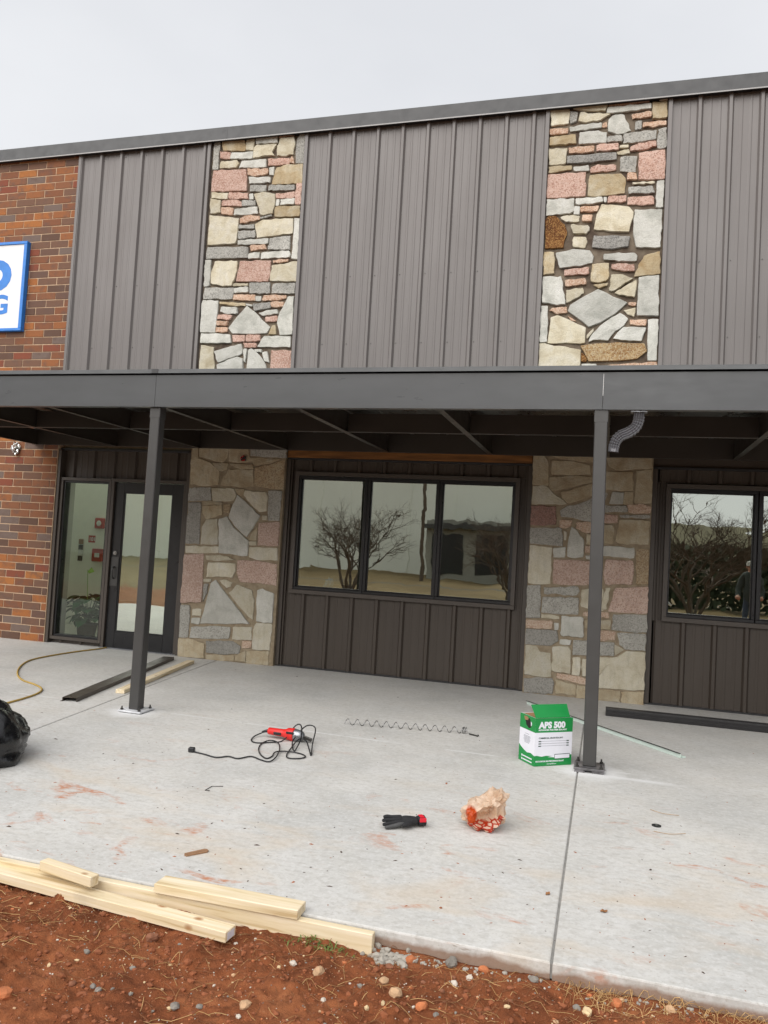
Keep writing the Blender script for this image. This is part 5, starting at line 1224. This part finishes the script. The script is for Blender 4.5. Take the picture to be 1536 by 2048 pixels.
def wallthing(name, label, cat, x, z, build):
    o = thing(name, label, cat, (x, 1.9, z)); build(o); o.scale = (1.1, 1, 1.1); return o
M['alarm_red'] = plain('alarm_red', srgb(170, 40, 34), .5)
def b_al(o): MB().box(-.075, .075, -.05, -.001, -.075, .075, .01).build('housing', M['alarm_red'], o); MB().cyl((0, -.052, 0), (0, -.064, 0), .04, .03, 16).build('strobe', M['white_paint'], o)
wallthing('fire_alarm', 'square red fire alarm on the inside wall seen through the sidelight', 'alarm', -7.72, 1.62, b_al)
def b_cb(o): MB().box(-.08, .08, -.07, -.001, -.09, .09, .006).build('housing', M['alarm_red'], o); MB().box(-.03, .05, -.078, -.0705, -.03, .03, .003).build('pull_bar', M['white_paint'], o)
wallthing('alarm_pull_box', 'red alarm pull box low on the inside wall seen through the sidelight', 'alarm', -7.71, 1.12, b_cb)
def b_sg(o):
    MB().box(-.055, .055, -.006, -.001, -.05, .05).build('plate', M['alarm_red'], o); text('101', .075, (-.048, -.0068, -.026), o, M['white_paint'], off=.002, ext=.0004)
wallthing('room_number_sign', 'small red number plate on the inside wall seen through the sidelight', 'sign', -7.86, 1.367, b_sg)
def b_th(o):
    for dz, mt in ((.12, M['card_kraft']), (.04, M['frame_black']), (-.04, M['white_paint']), (-.12, M['frame_black'])): MB().box(-.035, .035, -.02, -.001, dz-.036, dz+.036, .003).build('switch', mt, o)
wallthing('switch_stack', 'column of small wall switches on the inside wall behind the sidelight', 'switch', -8.05, 1.183, b_th)
# blue cloth on the sill of the middle window and a dark round table behind it
M['blue_cloth'] = plain('blue_cloth', srgb(120, 176, 236), .7, .2, 20, .5, 40)
def clf(d):
    r = 1+.7*(crease(d, 2.4, Vector((2, 6, 3)))-.2); return Vector((d.x*.055*r+.03*d.z, d.y*.05*r, .10+d.z*.10*r))
tag(blob(clf, 4).build('blue_cloth', M['blue_cloth'], None, (-3.27, .235, .886)), 'crumpled light blue cloth on the inside sill of the left window pane', 'cloth')
MB().box(-3.86, -.83, .17, .50, .85, .88, .004).build('inner_sill', M['inner_wall'], B)
TB = thing('round_table', 'dark round table inside behind the left window pane', 'table', (-3.35, 1.35, 0))
m = MB(); m.tube([(0, 0, .90), (0, 0, .93)], .55, 32); m.build('tabletop', M['frame_black'], TB); m = MB(); m.tube([(0, 0, .0), (0, 0, .03), (0, 0, .04), (0, 0, .90)], [.3, .28, .04, .04], 16); m.build('pedestal', M['frame_black'], TB)

# ------------------------------------------------------------------ across the lot, seen in the glass
rd = MB().box(-300, 300, -27, -21, -.30, -.165).build('road', plain('asphalt', srgb(70, 70, 70), .9, .15, 3), None); tag(rd, kind='structure')
WH = thing('warehouse', 'big pale metal warehouse across the road mirrored in the windows', 'building', (-32, -58, -.2))
M['pale_wall'] = plain('pale_wall', srgb(234, 235, 224), .7, .04, .3, .02, 3, 0, .3, (1, 1, 1), False)
m = MB().box(-27, 27, -15, 15, 0, 12.5); m.build('wall', M['pale_wall'], WH); MB().box(-27.4, 27.4, -15.4, 15.4, 12.5, 12.9).build('roof', M['window_trim'], WH)
for k in range(17): MB().box(-26+k*3.2, -25.9+k*3.2, 15, 15.05, .1, 11.4).build('seam_rib', M['pale_wall'], WH)
SB = thing('low_shop', 'low dark fronted shop beside the warehouse mirrored in the windows', 'building', (-7.6, -39, -.2))
m = MB().box(-2.7, 2.7, -3, 3, 0, 3.5); m.build('wall', plain('shop_wall', srgb(146, 143, 132), .8, .06, 1), SB); MB().box(-2.9, 2.9, 2.9, 3.6, 3.0, 3.3).build('awning', M['post_metal'], SB)
for x in (-1.4, 1.1): MB().box(x-.9, x+.9, 2.95, 3.05, .3, 2.7).build('shop_window', M['frame_black'], SB)
HL = MB(); hx = np.linspace(-260, 260, 60); 
for a, b2 in zip(hx, hx[1:]):
    ha, hb = 9+6*float(vnoise(a, 0., 60, 3))+3*float(vnoise(a, 0., 17, 3)), 9+6*float(vnoise(b2, 0., 60, 3))+3*float(vnoise(b2, 0., 17, 3))
    HL.quad((a, -150, -1), (b2, -150, -1), (b2, -170, hb), (a, -170, ha)); HL.quad((a, -170, ha), (b2, -170, hb), (b2, -260, -1), (a, -260, -1))
tag(HL.build('hills', plain('far_woods', srgb(122, 116, 92), .95, .3, .1), None), kind='structure')
M['bark'] = plain('grey_bark', srgb(92, 78, 66), .9, .2, 6, .5, 30)
def bare_tree(x, y, h, spread, seed, label, evergreen=False):
    r = random.Random(seed); T = thing('bare_tree', label, 'tree', (x, y, float(ground_h(x, y))-.05), 0, 'bare trees across the lawn'); tr = MB(); tw = MB()
    def grow(p, d, L, rad, lev):
        q = p+d*L; mid = (p+q)/2+Vector((r.gauss(0, 1), r.gauss(0, 1), r.gauss(0, .5)))*L*.07
        (tr if lev < 2 else tw).tube([p, mid, q], [rad, rad*.85, rad*.68], 6 if lev < 2 else 3, cap=False)
        if lev >= 6: return
        for i in range(3 if lev < 5 else 2):
            nd = (d+Vector((r.gauss(0, spread), r.gauss(0, spread), r.gauss(.05, .28)))).normalized(); grow(p+(q-p)*r.uniform(.55, 1), nd, L*r.uniform(.58, .84), rad*.6, lev+1)
    for i in range(5):
        a = i*1.26+r.random(); grow(Vector((0, 0, 0)), Vector((math.cos(a)*.45, math.sin(a)*.45, 1)).normalized(), h*.30, h*.012, 0)
    tr.build('trunk', M['bark'], T, fix=False); tw.build('crown', M['bark'], T, fix=False)
bare_tree(-8.1, -15.5, 4.0, .55, 4, 'wide bare tree mirrored between the left and middle panes')
bare_tree(-2.8, -14.5, 3.8, .5, 9, 'bare tree mirrored in the right pane of the left window')
bare_tree(2.2, -13.6, 4.6, .6, 15, 'largest bare tree mirrored in the right window')
HG = thing('hedge', 'dark evergreen hedge behind the bare tree mirrored in the right window', 'hedge', (7.5, -24, -.2)); b = MB()
for i in range(9000):
    p = Vector((rng.uniform(-8, 12), rng.gauss(0, .8), rng.random()**.8*2.5)); a = Vector((rng.gauss(0, 1), rng.gauss(0, 1), rng.gauss(0, 1))).normalized()*.17; c = a.orthogonal().normalized()*.10; b.quad(p-a, p+c, p+a, p-c)
b.build('foliage', plain('hedge_leaf', srgb(58, 66, 40), .8, .35, 1.5), HG, fix=False)
for i, x in enumerate((-6, 0, 6)): MB().tube([(x, 0, -.1), (x, 0, 1.6)], [.12, .08], 8).build('trunk', M['bark'], HG)
for i, (x, y, lb) in enumerate(((-22, -31.5, 'utility pole left in the window reflections'), (-9.5, -31.5, 'utility pole right in the window reflections'))):
    U = thing('utility_pole', lb, 'pole', (x, y, -.3), 0, 'utility poles across the road'); MB().tube([(0, 0, 0), (0, 0, 9)], [.11, .08], 10).build('pole', M['bark'], U); MB().box(-1.1, 1.1, -.06, .06, 8.2, 8.35).build('crossarm', M['bark'], U)
for dx in (-1, 0, 1):
    m = MB(); pts = [(x, -31.5+dx*.05, 8.05+.0006*((x-7) % 12.5-6.25)**2*20/20-.3+dx*.25) for x in np.linspace(-60, 40, 60)]; m.tube(pts, .02, 4, cap=False); tag(m.build('power_line', M['frame_black'], None, fix=False), ['lowest', 'middle', 'highest'][dx+1]+' power line along the road in the window reflections', 'power line')
# person standing behind the camera, mirrored in the right window
PE = thing('person', 'person in dark jacket and light cap standing on the dirt outside', 'person', (3.05, -10.2, -.12), .35)
M['cap_grey'] = plain('pale_cap', srgb(168, 166, 158), .8); M['jacket'] = plain('dark_jacket', srgb(52, 60, 56), .85, .15, 12, .3, 40); M['jeans'] = plain('blue_jeans', srgb(58, 72, 92), .85, .15, 20, .2, 80); M['skin'] = plain('skin', srgb(186, 140, 116), .6, .06)
bv = [(0, 0, .94), (0, .0, 1.12), (0, 0, 1.32), (0, 0, 1.44), (0, .01, 1.50), (0, .02, 1.60), (0, .02, 1.68), (-.19, 0, 1.39), (-.26, .02, 1.14), (-.24, .14, .95), (.19, 0, 1.39), (.26, .02, 1.14), (.24, .14, .95), (-.10, 0, .90), (-.11, .02, .50), (-.12, 0, .08), (.10, 0, .90), (.12, .02, .50), (.13, 0, .08), (-.12, .14, .04), (.13, .14, .04), (-.23, .22, .92), (.23, .22, .92)]
be = [(0, 1), (1, 2), (2, 3), (3, 4), (4, 5), (5, 6), (3, 7), (7, 8), (8, 9), (3, 10), (10, 11), (11, 12), (0, 13), (13, 14), (14, 15), (0, 16), (16, 17), (17, 18), (15, 19), (18, 20), (9, 21), (12, 22)]
br = [(.17, .12), (.17, .12), (.19, .12), (.13, .10), .055, (.075, .09), (.07, .09), .07, .055, .042, .07, .055, .042, .095, .068, .05, .095, .068, .05, .04, .04, .04, .04]
body = skinned('body', bv, be, br, M['jacket'], PE, 1)
body.data.materials.append(M['jeans']); body.data.materials.append(M['skin'])
for p in body.data.polygons:
    zc = p.center.z; p.material_index = 2 if zc > 1.50 or (p.center.y > .17 and .8 < zc < 1.0) else (1 if zc < .90 and p.center.y < .12 else 0)
m = MB(); m.tube([(0, .02, 1.66), (0, .02, 1.70), (0, .02, 1.76), (0, .02, 1.785)], [.098, .10, .08, .03], 18); m.box(-.07, .07, .09, .19, 1.665, 1.68, .005); m.build('cap', M['cap_grey'], PE, smooth=False)
m = MB(); m.tube([(0, .112, 1.62), (0, .125, 1.595), (0, .105, 1.585)], [.010, .016, .010], 8); m.build('nose', M['skin'], PE, smooth=True)
for s in (-1, 1): MB().cyl((s*.032, .10, 1.632), (s*.032, .112, 1.632), .010, .006, 8).build('eye', M['frame_black'], PE); MB().tube([(s*.083, .02, 1.59), (s*.09, .02, 1.62), (s*.083, .015, 1.65)], .014, 6).build('ear', M['skin'], PE)
MB().box(-.025, .025, .098, .108, 1.553, 1.561, .002).build('mouth', M['skin'], PE)
print('objects', len(bpy.data.objects))
